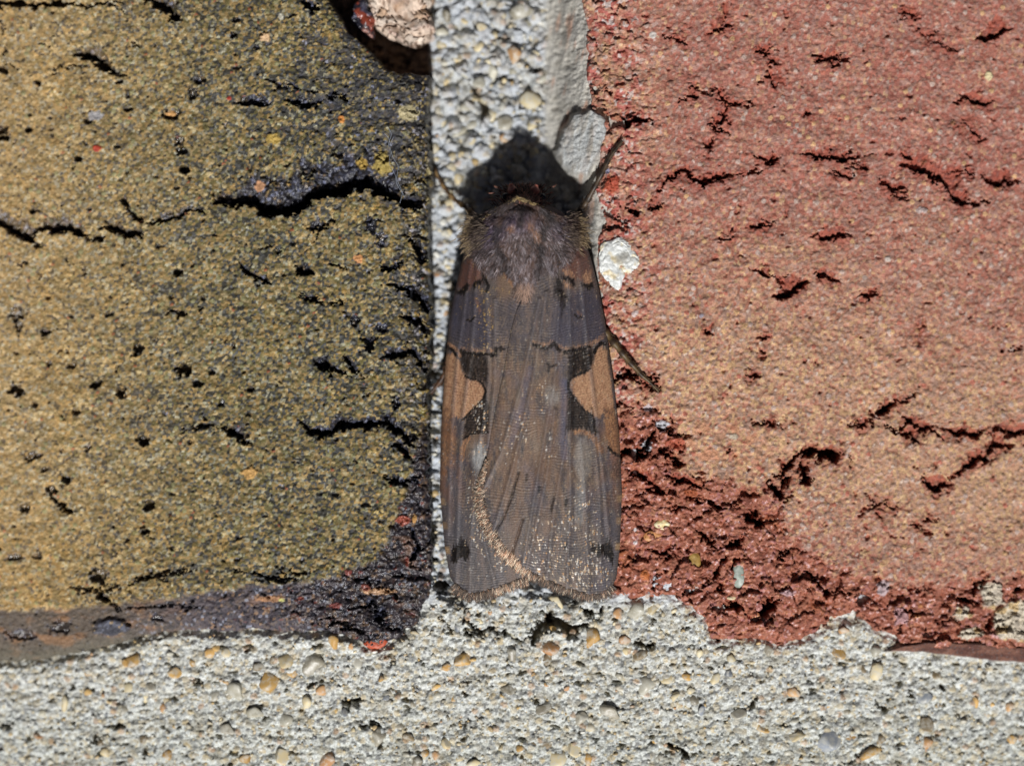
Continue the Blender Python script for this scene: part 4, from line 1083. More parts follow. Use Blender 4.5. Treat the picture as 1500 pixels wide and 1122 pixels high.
def jag(x, y, pts, seed, amp=3.0, soft=1.2):
    amp = amp * 1.25; soft = soft + 1.0
    i = near(x, y, pts, 10)
    out = np.zeros(x.shape)
    X = x[i]; Y = y[i]
    d = sdpoly(X, Y + amp * 1.6 * perlin(X / 2.2, Y / 9, seed) + amp * perlin(X / 5, Y / 12, seed + 3), pts)
    out[i] = ss(-soft, soft, d)
    return out


def stroke(x, y, pts, wd, seed, amp=1.5):
    i = near(x, y, pts, wd * 2 + 6)
    out = np.zeros(x.shape)
    X = x[i]; Y = y[i]
    d = seg_d(X, Y + amp * perlin(X / 2.2, Y / 8, seed), pts)
    out[i] = ss(wd * 0.5 + 0.8, wd * 0.5 - 0.8, d)
    return out


RVEINS = [[(832, 380), (836, 520), (830, 640), (812, 740), (800, 850)], [(848, 380), (862, 520), (872, 600), (884, 700), (892, 790)], [(838, 520), (834, 640), (835, 740), (830, 862)],
          [(820, 430), (812, 560), (790, 680), (765, 830)], [(800, 430), (780, 560), (752, 680), (722, 780)], [(850, 640), (858, 740), (862, 866)], [(866, 600), (878, 720), (880, 840)],
          [(790, 440), (765, 560), (735, 660), (706, 720)], [(812, 600), (800, 700), (778, 800), (770, 832)]]
LVEINS = [[(700, 380), (690, 520), (676, 620), (670, 760), (668, 850)], [(690, 380), (670, 520), (660, 640), (656, 780)], [(712, 420), (716, 560), (700, 660), (690, 780), (688, 866)],
          [(725, 440), (725, 560), (715, 650)], [(692, 660), (706, 780), (726, 858)]]


def wing_surface(x, y, right):
    """extra relief, colour, prop"""
    o = 0 * x
    h = o.copy()
    veins = RVEINS if right else LVEINS
    vv = o.copy()
    for v in veins:
        d = seg_d(x, y, v)
        vv = np.maximum(vv, np.exp(-(d / 3.2) ** 2))
    h += 2.3 * vv
    # scale rows: fine transverse lines, arching with distance from the base
    ang = np.arctan2(x - 775, y - 250)
    rr = np.hypot((x - 775) * 0.9, y - 250) + 10 * fbm(x, y, 60, 2, 401)
    row = np.sin(rr * 2 * np.pi / 3.4 + 1.6 * perlin(x / 9, y / 9, 402))
    h += 0.28 * row
    n1 = fbm(x, y, 40, 4, 403); n2 = fbm(x * 2.6, y * 0.45, 20, 4, 404); n3 = fbm(x * 2, y * 0.5, 6, 3, 405)
    f1, f2, r1, r2 = worley(x * 1.6, y * 0.8, 2.6, 41)
    base = palette(r1, [(0.4 + o, (86, 76, 72)), (0.25 + o, (104, 90, 78)), (0.2 + o, (68, 62, 64)), (0.15 + o, (124, 106, 88))])
    base = mix(base, s2l((90, 80, 74)) + 0 * base, 0.25)
    # large tone: grey-violet below and near the sides, warm brown in the centre
    warm = ss(-0.1, 0.5, n2 + 0.35 * ss(120, 20, abs(x - 775)) * ss(500, 560, y) * ss(780, 680, y))
    base = mix(base, s2l((118, 92, 72)) + 0 * base, warm * 0.6)
    dkz = ss(0.05, 0.45, fbm(x * 1.6, y * 0.6, 34, 3, 407)); base = mix(base, s2l((58, 52, 54)) + 0 * base, dkz * 0.55)
    lz = ss(0.1, 0.5, fbm(x * 2.2, y * 0.4, 30, 3, 409)); base = mix(base, s2l((128, 114, 98)) + 0 * base, lz * 0.4)
    viol = ss(0.0, 0.5, n1 + 0.25 * ss(40, 5, np.minimum(abs(x - 885), abs(x - 660))))
    base = mix(base, s2l((82, 79, 90)) + 0 * base, viol * 0.5)
    lowg = ss(690, 790, y) * (1 if not right else 0.5); base = mix(base, s2l((88, 86, 88)) * (1 + 0.2 * row[:, None]), lowg * 0.55)
    upg = ss(520, 490, y); base = mix(base, s2l((74, 68, 72)) + 0 * base, upg * 0.45)
    base *= (1 + 0.26 * n2 + 0.26 * n3 + 0.15 * row)[:, None]
    base = mix(base, s2l((118, 114, 116)) + 0 * base, 0.2 * vv)
    prop_r = 0.55 + o; met = o.copy()
    blk = o.copy(); tan = o.copy(); org = o.copy(); redb = o.copy(); pale = o.copy()
    if right:
        redb = np.maximum(redb, jag(x, y, [(824, 340), (850, 345), (870, 400), (868, 418), (850, 414), (838, 408), (824, 402)], 1, 3, 5) * 0.8)
        tan = np.maximum(tan, jag(x, y, [(824, 398), (834, 396), (842, 408), (832, 410), (824, 404)], 2) * 0.7)
        tan = np.maximum(tan, jag(x, y, [(852, 402), (866, 398), (868, 414), (858, 420), (852, 412)], 3) * 0.6)
        blk = np.maximum(blk, jag(x, y, [(822, 405), (832, 407), (843, 413), (839, 424), (834, 414), (824, 411)], 4, 2))
        blk = np.maximum(blk, jag(x, y, [(847, 411), (855, 418), (868, 414), (870, 421), (861, 426), (853, 421)], 5, 2))
        blk = np.maximum(blk, 0.85 * jag(x, y, [(815, 408), (822, 408), (826, 428), (833, 440), (826, 450), (822, 464), (818, 442), (810, 432)], 6, 4, 3))
        tan = np.maximum(tan, jag(x, y, [(824, 412), (832, 416), (838, 424), (830, 424)], 7))
        blk = np.maximum(blk, stroke(x, y, [(841, 461), (845, 466), (851, 465)], 2.6, 8)); org = np.maximum(org, stroke(x, y, [(846, 458), (850, 462)], 5, 9) * 0.7)
        blk = np.maximum(blk, stroke(x, y, [(782, 506), (800, 511), (806, 508), (812, 503), (816, 512), (820, 514)], 5, 10, 3) * 0.95)
        blk = np.maximum(blk, stroke(x, y, [(826, 517), (836, 514), (848, 512), (864, 508)], 4.5, 11, 3))
        tan = np.maximum(tan, 0.45 * stroke(x, y, [(780, 501), (800, 506), (808, 500), (818, 507), (830, 511), (850, 507), (864, 502)], 4, 61, 3))
        blk = np.maximum(blk, stroke(x, y, [(870, 517), (874, 508), (880, 503), (886, 504)], 5, 12, 2))
        tan = np.maximum(tan, stroke(x, y, [(864, 506), (872, 500), (884, 492)], 7, 13) * 0.6)
        dk = jag(x, y, [(832, 516), (850, 512), (867, 510), (869, 528), (863, 541), (855, 547), (845, 549), (838, 553), (833, 560), (831, 545)], 14, 3, 2)
        blk = np.maximum(blk, dk * 0.86)
        blk = np.maximum(blk, stroke(x, y, [(832, 568), (832, 558), (838, 552), (846, 548), (856, 545), (863, 540)], 4, 15, 2))
        tan = np.maximum(tan, jag(x, y, [(834, 562), (838, 555), (846, 550), (855, 547), (863, 541), (869, 530), (872, 516), (880, 507), (888, 512), (892, 540), (896, 570), (900, 600),
                                         (884, 600), (878, 612), (870, 610), (860, 603), (852, 594), (845, 584), (838, 574)], 16, 2, 1.5))
        org = np.maximum(org, jag(x, y, [(884, 596), (900, 596), (908, 640), (909, 668), (900, 664), (892, 656), (886, 635)], 17, 3, 2))
        blk = np.maximum(blk, jag(x, y, [(831, 568), (838, 580), (846, 590), (854, 600), (864, 607), (871, 612), (874, 626), (877, 637), (868, 635), (862, 628), (850, 627), (838, 628), (828, 633), (830, 610)], 18, 3, 2) * 0.86)
        blk = np.maximum(blk, stroke(x, y, [(832, 570), (842, 586), (854, 600), (868, 609)], 3.5, 19, 2))
        org = np.maximum(org, stroke(x, y, [(842, 632), (860, 634), (872, 644), (880, 660)], 8, 20, 3) * 0.75)
        blk = np.maximum(blk, stroke(x, y, [(891, 655), (897, 662), (908, 668)], 4.5, 21, 2)); blk = np.maximum(blk, jag(x, y, [(894, 680), (912, 676), (912, 700), (898, 696)], 22, 4, 5) * 0.5)
        blk = np.maximum(blk, jag(x, y, [(866, 796), (876, 797), (885, 799), (888, 786), (894, 793), (900, 810), (898, 824), (889, 816), (878, 812), (864, 812)], 23, 3, 1) * 1.0)
        for (a, b) in [(772, 698), (811, 732), (808, 742), (829, 735), (790, 715), (828, 798), (804, 540)]:
            blk = np.maximum(blk, stroke(x, y, [(a, b - 4), (a - 1, b + 4)], 4, a) * 0.8)
        blk = np.maximum(blk, stroke(x, y, [(801, 533), (806, 538), (814, 535)], 3, 24) * 0.9)
        for p in ([(760, 690), (748, 730), (736, 760), (722, 782)], [(766, 758), (756, 790), (748, 816)]):
            s = stroke(x, y, p, 3, 25, 0.5); blk = np.maximum(blk, s * 0.55); h -= 2.2 * s  # folds sunk slightly, their shading also painted dark
        pale = ss(16, 3, np.hypot((x - 808) / 1.0, (y - 580) / 1.4)) * 0.5 + ss(10, 2, seg_d(x, y, [(850, 640), (852, 700), (848, 760)])) * 0.35
        blue = ss(9, 2, seg_d(x, y, [(826, 560), (824, 630), (826, 668)])) * 0.5 + ss(7, 2, seg_d(x, y, [(776, 540), (760, 610), (748, 650)])) * 0.35
        FL = [(856, 836, 44, 34, .66), (800, 806, 40, 50, .46), (868, 785, 16, 34, .6), (835, 770, 14, 30, .45), (795, 580, 10, 26, .35), (803, 652, 6, 22, .42), (765, 620, 10, 34, .36), (856, 740, 24, 40, .3), (880, 850, 20, 20, .3), (745, 650, 14, 30, .2)]
    else:
        redb = np.maximum(redb, jag(x, y, [(674, 385), (690, 380), (706, 400), (706, 414), (690, 420), (676, 424), (668, 422)], 31, 3, 5) * 0.8)
        blk = np.maximum(blk, jag(x, y, [(666, 424), (676, 422), (684, 416), (689, 419), (681, 430), (671, 433)], 32, 2))
        blk = np.maximum(blk, jag(x, y, [(691, 418), (700, 412), (707, 408), (710, 413), (700, 420), (694, 423)], 33, 2))
        blk = np.maximum(blk, stroke(x, y, [(707, 402), (712, 412), (716, 420), (713, 428)], 4.5, 34))
        blk = np.maximum(blk, stroke(x, y, [(684, 469), (690, 471), (695, 465)], 3, 35))
        org = np.maximum(org, stroke(x, y, [(697, 438), (700, 446), (703, 456)], 5, 36, 0.5))
        blk = np.maximum(blk, stroke(x, y, [(655, 508), (663, 513), (668, 521)], 4.5, 37, 2)); tan = np.maximum(tan, stroke(x, y, [(656, 503), (664, 508), (673, 516), (674, 522)], 5, 38) * 0.9)
        blk = np.maximum(blk, stroke(x, y, [(675, 514), (686, 518), (700, 520), (714, 519), (726, 521), (727, 510), (738, 512)], 5, 39, 3))
        tan = np.maximum(tan, 0.45 * stroke(x, y, [(676, 509), (690, 513), (706, 514), (722, 514)], 4, 62, 3))
        blk = np.maximum(blk, jag(x, y, [(674, 516), (700, 520), (714, 522), (716, 545), (713, 562), (704, 557), (695, 553), (685, 553), (679, 545), (675, 535)], 40, 3, 2) * 0.78)
        tan = np.maximum(tan, jag(x, y, [(651, 522), (664, 516), (674, 528), (678, 545), (684, 554), (697, 555), (706, 561), (711, 569), (708, 581), (699, 592), (690, 603), (682, 610), (676, 613), (660, 612), (646, 610)], 41, 2, 1.5))
        org = np.maximum(org, jag(x, y, [(646, 590), (662, 600), (668, 640), (664, 670), (656, 690), (644, 700)], 42, 4, 4) * 0.75)
        blk = np.maximum(blk, stroke(x, y, [(682, 551), (690, 555), (699, 556), (707, 562), (712, 573), (708, 585), (698, 595), (688, 605), (678, 615)], 3.6, 43, 1.5))
        amber = stroke(x, y, [(735, 396), (746, 412), (758, 428)], 5, 48, 1)
        org = np.maximum(org, amber * 0.9); pale0 = ss(24, 8, np.hypot((x - 742) / 0.8, (y - 418) / 1.4)); warm = np.maximum(warm, pale0)
        base = mix(base, s2l((112, 88, 66)) + 0 * base, pale0 * 0.7)
        gold = jag(x, y, [(712, 575), (717, 600), (715, 633), (700, 632), (690, 634), (682, 640), (678, 644), (680, 625), (684, 612), (695, 600), (706, 588)], 44, 3, 2)
        blk = np.maximum(blk, gold * 0.8); blk = np.maximum(blk, stroke(x, y, [(679, 643), (688, 636), (700, 633), (715, 633)], 3.5, 45, 2))
        org = np.maximum(org, stroke(x, y, [(686, 640), (678, 656), (676, 672)], 8, 46, 3) * 0.75)
        blk = np.maximum(blk, jag(x, y, [(659, 825), (662, 802), (670, 795), (676, 787), (684, 791), (689, 808), (684, 820), (676, 816), (668, 824)], 47, 3, 1) * 1.0)
        pale = ss(18, 4, np.hypot((x - 702) / 0.9, (y - 668) / 1.7)) * 0.9
        blue = ss(20, 5, np.hypot((x - 662) / 0.8, (y - 455) / 2.2)) * 0.4
        FL = [(704, 608, 16, 30, .5), (712, 470, 12, 50, .4), (708, 440, 16, 22, .35), (694, 735, 14, 50, .55), (706, 790, 18, 26, .5), (735, 825, 20, 16, .45), (704, 660, 10, 20, .3), (700, 790, 20, 30, .25)]
    def brk(m, k=0.9):
        m = np.clip(m, 0, 1)
        return np.clip(m + k * (r1 + 0.6 * n3 - 0.5) * 4 * m * (1 - m) * 0.8, 0, 1) * (1 - 0.22 * ss(0.0, 0.6, n3 + (r2 - 0.5)))
    blk, tan, org, redb = brk(blk), brk(tan), brk(org), brk(redb)
    pale = np.clip(pale * (1.1 + 1.2 * n3), 0, 1)
    col = base
    col = mix(col, s2l((110, 70, 56)) + 0 * col, redb * 0.8)
    tanc = palette(r2, [(0.5 + o, (168, 128, 98)), (0.3 + o, (152, 112, 84)), (0.2 + o, (180, 140, 106))]) * (1 + 0.3 * n3)[:, None]
    orgc = palette(r2, [(0.5 + o, (136, 98, 70)), (0.3 + o, (110, 80, 62)), (0.2 + o, (160, 118, 82))]) * (1 + 0.3 * n3)[:, None]
    stripe = np.clip(vv * 1.2, 0, 1)
    col = mix(col, tanc, np.clip(tan, 0, 1) * (1 - 0.45 * stripe))
    col = mix(col, orgc, np.clip(org, 0, 1) * (1 - 0.3 * stripe))
    col = mix(col, s2l((152, 152, 150)) + 0 * col, pale * 0.75)
    col = mix(col, s2l((78, 84, 112)) + 0 * col, blue * 0.7)
    col = mix(col, palette(r1, [(0.8 + o, (20, 15, 13)), (0.2 + o, (40, 32, 26))]), np.clip(blk * 1.12, 0, 1))
    # blue-grey shoulder panels and rusty outer wing
    pan = jag(x, y, [(836, 428), (878, 430), (887, 496), (860, 505), (826, 508), (803, 500), (812, 440), (828, 446)], 71, 3, 6) if right else jag(x, y, [(664, 436), (700, 428), (712, 440), (722, 512), (690, 510), (672, 505), (658, 498)], 72, 3, 6)
    col = mix(col, s2l((62, 60, 72)) * (1 + 0.35 * n3 + 0.15 * row)[:, None], pan * 0.6 * (1 - blk))
    xo = abs(x - np.interp(y, YS, R_OUT if right else L_OUT))
    rust = ss(52, 8, xo) * ss(600, 650, y) * ss(800, 700, y) * ss(-0.25, 0.35, fbm(x * 1.8, y * 0.5, 22, 4, 73))
    col = mix(col, s2l((122, 84, 60)) * (1 + 0.4 * n3)[:, None], rust * 0.65 * (1 - blk))
    mid = ss(60, 20, abs(x - 776)) * ss(540, 600, y) * ss(-0.2, 0.4, fbm(x * 1.5, y * 0.5, 30, 4, 74))
    col = mix(col, s2l((112, 84, 64)) * (1 + 0.3 * n3)[:, None], mid * 0.45)
    if right:
        ov = ss(1.0, 0.6, np.hypot((x - 853) / 17, (y - 672) / 34)); ring = ss(0.2, 0.0, abs(np.hypot((x - 853) / 17, (y - 672) / 34) - 1.0))
        col = mix(col, s2l((126, 118, 110)) * (1 + 0.3 * n3)[:, None], ov * 0.5); col = mix(col, s2l((56, 48, 44)) + 0 * col, ring * 0.4 * ss(-0.2, 0.2, n2))
    # costal edge: dark with little pale ticks
    xe = np.interp(y, YS, R_OUT if right else L_OUT)
    de = abs(x - xe)
    col = mix(col, s2l((52, 42, 36)) + 0 * col, ss(7, 1, de) * 0.6 * ss(880, 840, y))
    tick = ss(9, 5, de) * sum(ss(7, 3, abs(y - t)) for t in ((730, 762, 800) if right else (735, 770, 806)))
    col = mix(col, s2l((150, 120, 84)) + 0 * col, np.clip(tick, 0, 1) * 0.7)
    # terminal band: darker grey-brown beyond the subterminal line
    col = mix(col, s2l((66, 62, 66)) + 0 * col, ss(700, 745, y) * ss(805, 780, y) * 0.35 * ss(70, 20, de))
    # rubbed gold scales, their highlights painted into the colour
    w1, w2, wr, wr2 = worley(x * 1.0, y * 0.62, 1.9, 47)
    m = (wr - 0.5) * 1.0 + 1.0 * perlin(x / 4.0, y / 12, 452) + 0.8 * perlin(x / 2.2, y / 5.0, 453) + 0.25 * row
    fl = o.copy()
    for (cx, cy, rx, ry, st) in FL:
        k = np.clip(1 - np.hypot((x - cx) / rx, (y - cy) / ry), 0, 1)
        fl = np.maximum(fl, ss(0.95 - st * 1.15 * k ** 0.6, 1.25 - st * 1.15 * k ** 0.6, m) * (k > 0))
    sparse = ss(1.0, 1.3, m)
    fl = np.maximum(fl, sparse * 0.35)
    fc = palette(wr2, [(0.45 + o, (216, 194, 164)), (0.25 + o, (196, 152, 104)), (0.3 + o, (220, 214, 204))])
    if not right: fc = mix(fc, s2l((196, 156, 76)) + 0 * fc, ss(530, 500, y) * 0.8)
    col = mix(col, fc, fl * 0.8)
    h += 0.3 * fl
    # margin: lighter edge line
    prop_r = prop_r - 0.1 * fl; met = met + 0.25 * fl
    return h, np.clip(col, 0, 1), np.stack([prop_r, met, o], 1)


def build_wing(right):
    y0 = 318; y1 = 874.0 if right else 874.5
    ys = np.arange(y0, y1 - 6, 1.25)
    ys = np.concatenate([ys, np.linspace(ys[-1] + 0.8, y1, 8)])
    if right:
        a = lambda y: np.interp(y, RI_Y, RI_X); b = lambda y: np.interp(y, YS, R_OUT)
        nc = 170
    else:
        a = lambda y: np.interp(y, YS, L_OUT); b = lambda y: np.interp(y, LI_Y, LI_X)
        nc = 96
    k = np.ones(5) / 5
    A = np.convolve(np.pad(a(ys), 2, mode='edge'), k, 'valid'); B = np.convolve(np.pad(b(ys), 2, mode='edge'), k, 'valid')
    mid = (A + B) / 2
    B = np.maximum(B, A + 0.5)
    t = np.linspace(0, 1, nc)
    X = A[:, None] + (B - A)[:, None] * t[None]
    Y = np.repeat(ys[:, None], nc, 1)
    x = X.ravel(); y = Y.ravel()
    eh, col, prop = wing_surface(x, y, right)
    h = wing_h(x, y) + eh
    if right:
        h += 4.0
        di = x - np.interp(y, RI_Y, RI_X)
        h -= 2.2 * np.exp(-np.clip(di, 0, 99) / 5.0)
    else:
        h -= 0.5
    ny = len(ys)
    idx = np.arange(ny * nc).reshape(ny, nc)
    F = np.stack([idx[1:, :-1].ravel(), idx[1:, 1:].ravel(), idx[:-1, 1:].ravel(), idx[:-1, :-1].ravel()], 1)
    # underside: a rim 2.5 px thick that closes with a coarse lower sheet
    rim = np.concatenate([idx[0, :], idx[1:, -1], idx[-1, -2::-1], idx[-2:0:-1, 0]])
    V = np.stack([x, y, h], 1)
    low = V[rim].copy(); low[:, 2] -= 2.5
    n0 = len(V); m = len(rim)
    nxt = np.roll(np.arange(m), -1)
    F2 = np.stack([rim, rim[nxt], n0 + nxt, n0 + np.arange(m)], 1)
    sub = idx[::9, ::9]
    V = np.concatenate([V, low]); col = np.concatenate([col, col[rim] * 0.7]); prop = np.concatenate([prop, prop[rim]])
    return make_mesh("forewing", V, np.concatenate([F, F2]), col, prop)


# ---- hair strands: tapered three-sided prisms, all in one mesh
def strands(name, P, D, L, W, COL, lift, droop, rs, met=None, rough=0.5):
    """P roots (n,3), D unit direction in plan (n,2), L length, W width; lift = start slope, droop = end slope"""
    n = len(P); seg = 4
    ts = np.linspace(0, 1, seg)
    d3 = np.concatenate([D, np.zeros((n, 1))], 1)
    side = np.stack([-D[:, 1], D[:, 0], np.zeros(n)], 1)
    bend = rs.normal(0, 0.12, n)
    V = []
    for k, t in enumerate(ts):
        c = P + d3 * (L * t)[:, None] + side * (bend * L * t * t)[:, None]
        c[:, 2] += L * (lift * t + (droop - lift) * t * t)
        if k < seg - 1:
            w_ = W * (1 - 0.55 * t)
            V.append(c - side * w_[:, None] * 0.5); V.append(c + side * w_[:, None] * 0.5)
            u = c.copy(); u[:, 2] += w_ * 0.7; V.append(u)
        else:
            V.append(c)
    nv = len(V)   # 3*(seg-1)+1
    V = np.stack(V, 1).reshape(-1, 3)
    F = []
    for k in range(seg - 2):
        b = 3 * k
        for (i, j) in ((0, 1), (1, 2), (2, 0)):
            F += [[b + i, b + j, b + 3 + j], [b + i, b + 3 + j, b + 3 + i]]
    b = 3 * (seg - 2)
    for (i, j) in ((0, 1), (1, 2), (2, 0)): F.append([b + i, b + j, nv - 1])
    F = np.array(F)
    FF = (F[None] + (np.arange(n) * nv)[:, None, None]).reshape(-1, 3)
    CC = np.repeat(COL, nv, 0)
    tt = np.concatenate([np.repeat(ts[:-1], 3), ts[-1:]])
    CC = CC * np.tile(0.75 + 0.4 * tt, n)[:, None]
    mm = np.repeat(met, nv) if met is not None else np.zeros(len(V))
    return make_mesh(name, V, FF, CC, np.stack([np.full(len(V), rough), mm, 0 * mm], 1))


wingL = to_moth(link("forewing", build_wing(False), moth, M_WING, "left forewing, lying under the other"))
wingR = to_moth(link("forewing", build_wing(True), moth, M_WING, "right forewing, overlapping the other"))


def margin_strands(pts, n, rs, L0, outdir, name, parent, right, gold, mess):
    P = np.asarray(pts, float)
    seg = np.hypot(*(P[1:] - P[:-1]).T); cum = np.concatenate([[0], np.cumsum(seg)])
    s = rs.uniform(0, cum[-1], n)
    k = np.clip(np.searchsorted(cum, s) - 1, 0, len(seg) - 1)
    f = (s - cum[k]) / seg[k]
    Q = P[k] + (P[k + 1] - P[k]) * f[:, None]
    T = (P[k + 1] - P[k]) / seg[k][:, None]
    N = np.stack([-T[:, 1], T[:, 0]], 1)          # to the left of travel in y-down space
    N *= outdir
    fade = ss(0, 60, s) if gold > 0.45 else np.ones(n)
    inset = rs.uniform(-2, 4.5, n) + rs.normal(0, 4.5, n) * mess * fade
    Q = Q - N * inset[:, None]
    Dn = N + T * rs.normal(0, 0.15 + 0.4 * mess, n)[:, None] + np.array([0.0, 0.25 + 0.5 * mess])
    Dn /= np.linalg.norm(Dn, axis=1)[:, None]
    h = wing_h(Q[:, 0], Q[:, 1]) + (3.4 if right else 0.0) + rs.uniform(0, 0.5 + 1.2 * mess, n)
    L = L0 * rs.uniform(0.7 - 0.4 * mess, 1.15, n) * (0.25 + 0.75 * fade)
    c = np.array([s2l(v) for v in [(112, 98, 86), (134, 114, 98), (184, 150, 122), (84, 74, 68), (222, 200, 176), (168, 124, 96)]])
    w_ = np.array([.38, .20, .04, .36, .01, .01]) * (1 - gold) + np.array([.16, .2, .24, .06, .2, .14]) * gold
    cl = fbm(Q[:, 0], Q[:, 1], 7, 2, 77)
    gd = rs.rand(n) < (gold + 0.45 * ss(40, 15, abs(Q[:, 0] - 757))) * (0.8 + 1.6 * cl)  # coppery strands, with bright glints painted into their colour
    col = c[rs.choice(6, n, p=w_ / w_.sum())]
    col = np.where(gd[:, None], c[rs.choice([2, 4, 4, 1, 5], n)], col)
    ends = np.stack([Q[:, 0] + Dn[:, 0] * L, Q[:, 1] + Dn[:, 1] * L], 1)
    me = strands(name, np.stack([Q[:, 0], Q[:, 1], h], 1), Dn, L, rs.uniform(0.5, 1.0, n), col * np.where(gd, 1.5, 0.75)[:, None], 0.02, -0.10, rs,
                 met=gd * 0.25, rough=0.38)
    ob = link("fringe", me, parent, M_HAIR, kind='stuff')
    return ob


rs = np.random.RandomState(5)
r_in = [(713, 672), (706, 700), (703, 735), (709, 760), (722, 786), (738, 808), (752, 820), (772, 836)]
r_out = [(768, 834), (792, 847), (815, 857), (848, 869), (872, 873), (888, 868), (898, 857)]
margin_strands(r_in, 3600, rs, 8.5, 1, "fringe", wingR, True, 0.5, 0.6)
margin_strands(r_out, 1500, rs, 9, 1, "fringe", wingR, True, 0.08, 0.12)
l_margin = [(664, 855), (676, 866), (694, 872), (710, 869), (730, 862), (750, 855), (772, 846)]
margin_strands(l_margin, 1300, rs, 11, 1, "fringe", wingL, False, 0.10, 0.12)

# body: one continuous lofted surface
RG = [(272, 2, -10, 2), (276, 14, -8, 12), (284, 24, -6, 22), (294, 30, -4, 28), (302, 42, 0, 46), (312, 58, 2, 54), (326, 74, 2, 57), (345, 82, 0, 56), (370, 80, -2, 52), (395, 70, -4, 46),
      (420, 54, -6, 40), (450, 44, -8, 34), (520, 40, -10, 30), (620, 38, -10, 30), (700, 32, -8, 24), (760, 22, -8, 16), (800, 8, -8, 6), (808, 1, -8, 1)]
RG = np.array(RG, float)
yy = np.concatenate([np.arange(272, 440, 2.5), np.arange(440, 808, 8), [808]])
rxs, rcs, rzs = [np.interp(yy, RG[:, 0], RG[:, k]) for k in (1, 2, 3)]
na = 72
th = np.linspace(0, 2 * np.pi, na, endpoint=False)
BX = 767 + rxs[:, None] * np.cos(th)[None]; BZ = rcs[:, None] + rzs[:, None] * (np.sign(np.sin(th)) * (1 - np.abs(np.cos(th)) ** 1.45))[None]
BY = np.repeat(yy[:, None], na, 1)
bx, by, bz = BX.ravel(), BY.ravel(), BZ.ravel()
bz = bz + 1.5 * fbm(bx, by, 12, 3, 501)
nn = len(yy); ii = np.arange(nn * na).reshape(nn, na)
i2 = np.roll(ii, -1, 1)
BF = np.stack([ii[:-1].ravel(), i2[:-1].ravel(), i2[1:].ravel(), ii[1:].ravel()], 1)
bcol = mix(s2l((84, 72, 74)) + np.zeros((len(bx), 3)), s2l((52, 38, 34)) + np.zeros((len(bx), 3)), ss(315, 295, by))
body = to_moth(link("body", make_mesh("body", np.stack([bx, by, bz], 1), BF, bcol, np.stack([np.full(len(bx), .7), 0 * bx, 0 * bx], 1)), moth, M_HAIR, "dark furry head, thorax and abdomen"))


def body_h(x, y):
    rx, rc, rz = [np.interp(y, RG[:, 0], RG[:, k]) for k in (1, 2, 3)]
    u = np.clip(abs(x - 767) / np.maximum(rx, 1), 0, 0.995)
    return rc + rz * (1 - u ** 1.45)


n = 22000
fx = rs.uniform(680, 856, n * 3); fy = rs.uniform(292, 440, n * 3)
rxx = np.interp(fy, RG[:, 0], RG[:, 1])
ok = (abs(fx - 767) < rxx * 1.02) & (fy > 296 + 0.42 * abs(fx - 759) - 4) & (fy < np.interp(fx, [684, 690, 700, 714, 728, 742, 752, 768, 784, 795, 812, 828, 845, 856], [345, 360, 385, 402, 402, 394, 412, 436, 414, 398, 402, 388, 362, 345]) - 3)
fx, fy = fx[ok][:n], fy[ok][:n]
n = len(fx)
s = ss(345, 420, fy)
u = (fx - 767) / 80
dx = 0.75 * u * (1 - s) - 0.75 * u * s + rs.normal(0, 0.2, n) + 0.9 * fbm(fx, fy, 22, 2, 511)
dy = 1.0 + rs.normal(0, 0.15, n)
side_t = ss(0.38, 0.75, abs(u)) * ss(392, 345, fy)
dx = dx + side_t * np.sign(u) * 0.9; dy = dy * (1 - 0.55 * side_t)
D = np.stack([dx, dy], 1); D /= np.linalg.norm(D, axis=1)[:, None]
L = rs.uniform(6, 14, n) * (0.8 + 0.5 * s) * (1 - 0.2 * side_t)
kk = np.array([s2l(v) for v in [(98, 84, 82), (80, 64, 60), (136, 124, 126), (44, 36, 34), (108, 84, 70), (170, 160, 162)]])
colr = kk[rs.choice(6, n, p=[.28, .26, .14, .18, .08, .06])]
nv1 = fbm(fx, fy, 20, 3, 521)
purp = ss(38, 8, np.hypot((fx - 712) / 1.1, fy - 338)) * 0.75 + ss(22, 6, np.hypot((fx - 762) / 1.8, fy - 328)) * 0.5 + ss(30, 8, np.hypot((fx - 822), (fy - 338) / .8)) * 0.35
colr = mix(colr, s2l((86, 76, 122)) * rs.uniform(.6, 1.3, n)[:, None], np.clip(purp, 0, 1) * 0.42)
dark_f = ss(30, 4, fy - np.interp(fx, [690, 725, 757, 790, 815, 850], [325, 304, 290, 302, 322, 330])) * ss(70, 40, abs(fx - 767))
dark_f = np.maximum(dark_f, ss(0.05, 0.35, nv1) * 0.6)
colr = mix(colr, s2l((36, 28, 28)) + 0 * colr, dark_f * 0.8)
for (cx, cy, rx, ry) in [(777, 334, 6, 9), (750, 335, 6, 5), (785, 345, 5, 10)]:
    q = ss(1.3, 0.4, np.hypot((fx - cx) / rx, (fy - cy) / ry)); colr = mix(colr, s2l((176, 132, 100)) * rs.uniform(.5, 1.1, n)[:, None], q * 0.7 * (rs.rand(n) < 0.7))
for line in ([(737, 322), (728, 345), (733, 372), (744, 398)], [(802, 318), (793, 342), (792, 370), (786, 400)], [(764, 312), (762, 330)]):
    q = ss(8, 2, polyline_dist(fx, fy, line) + 3 * fbm(fx, fy, 9, 2, 551)); colr = mix(colr, s2l((34, 28, 28)) + 0 * colr, q * 0.75)  # groove shade between the thorax lobes painted into the fur colour
frost = ss(0.0, 0.3, fbm(fx, fy, 12, 2, 553)) * ss(360, 395, fy); colr = mix(colr, s2l((170, 162, 168)) + 0 * colr, frost * 0.35 * (rs.rand(n) < 0.6))
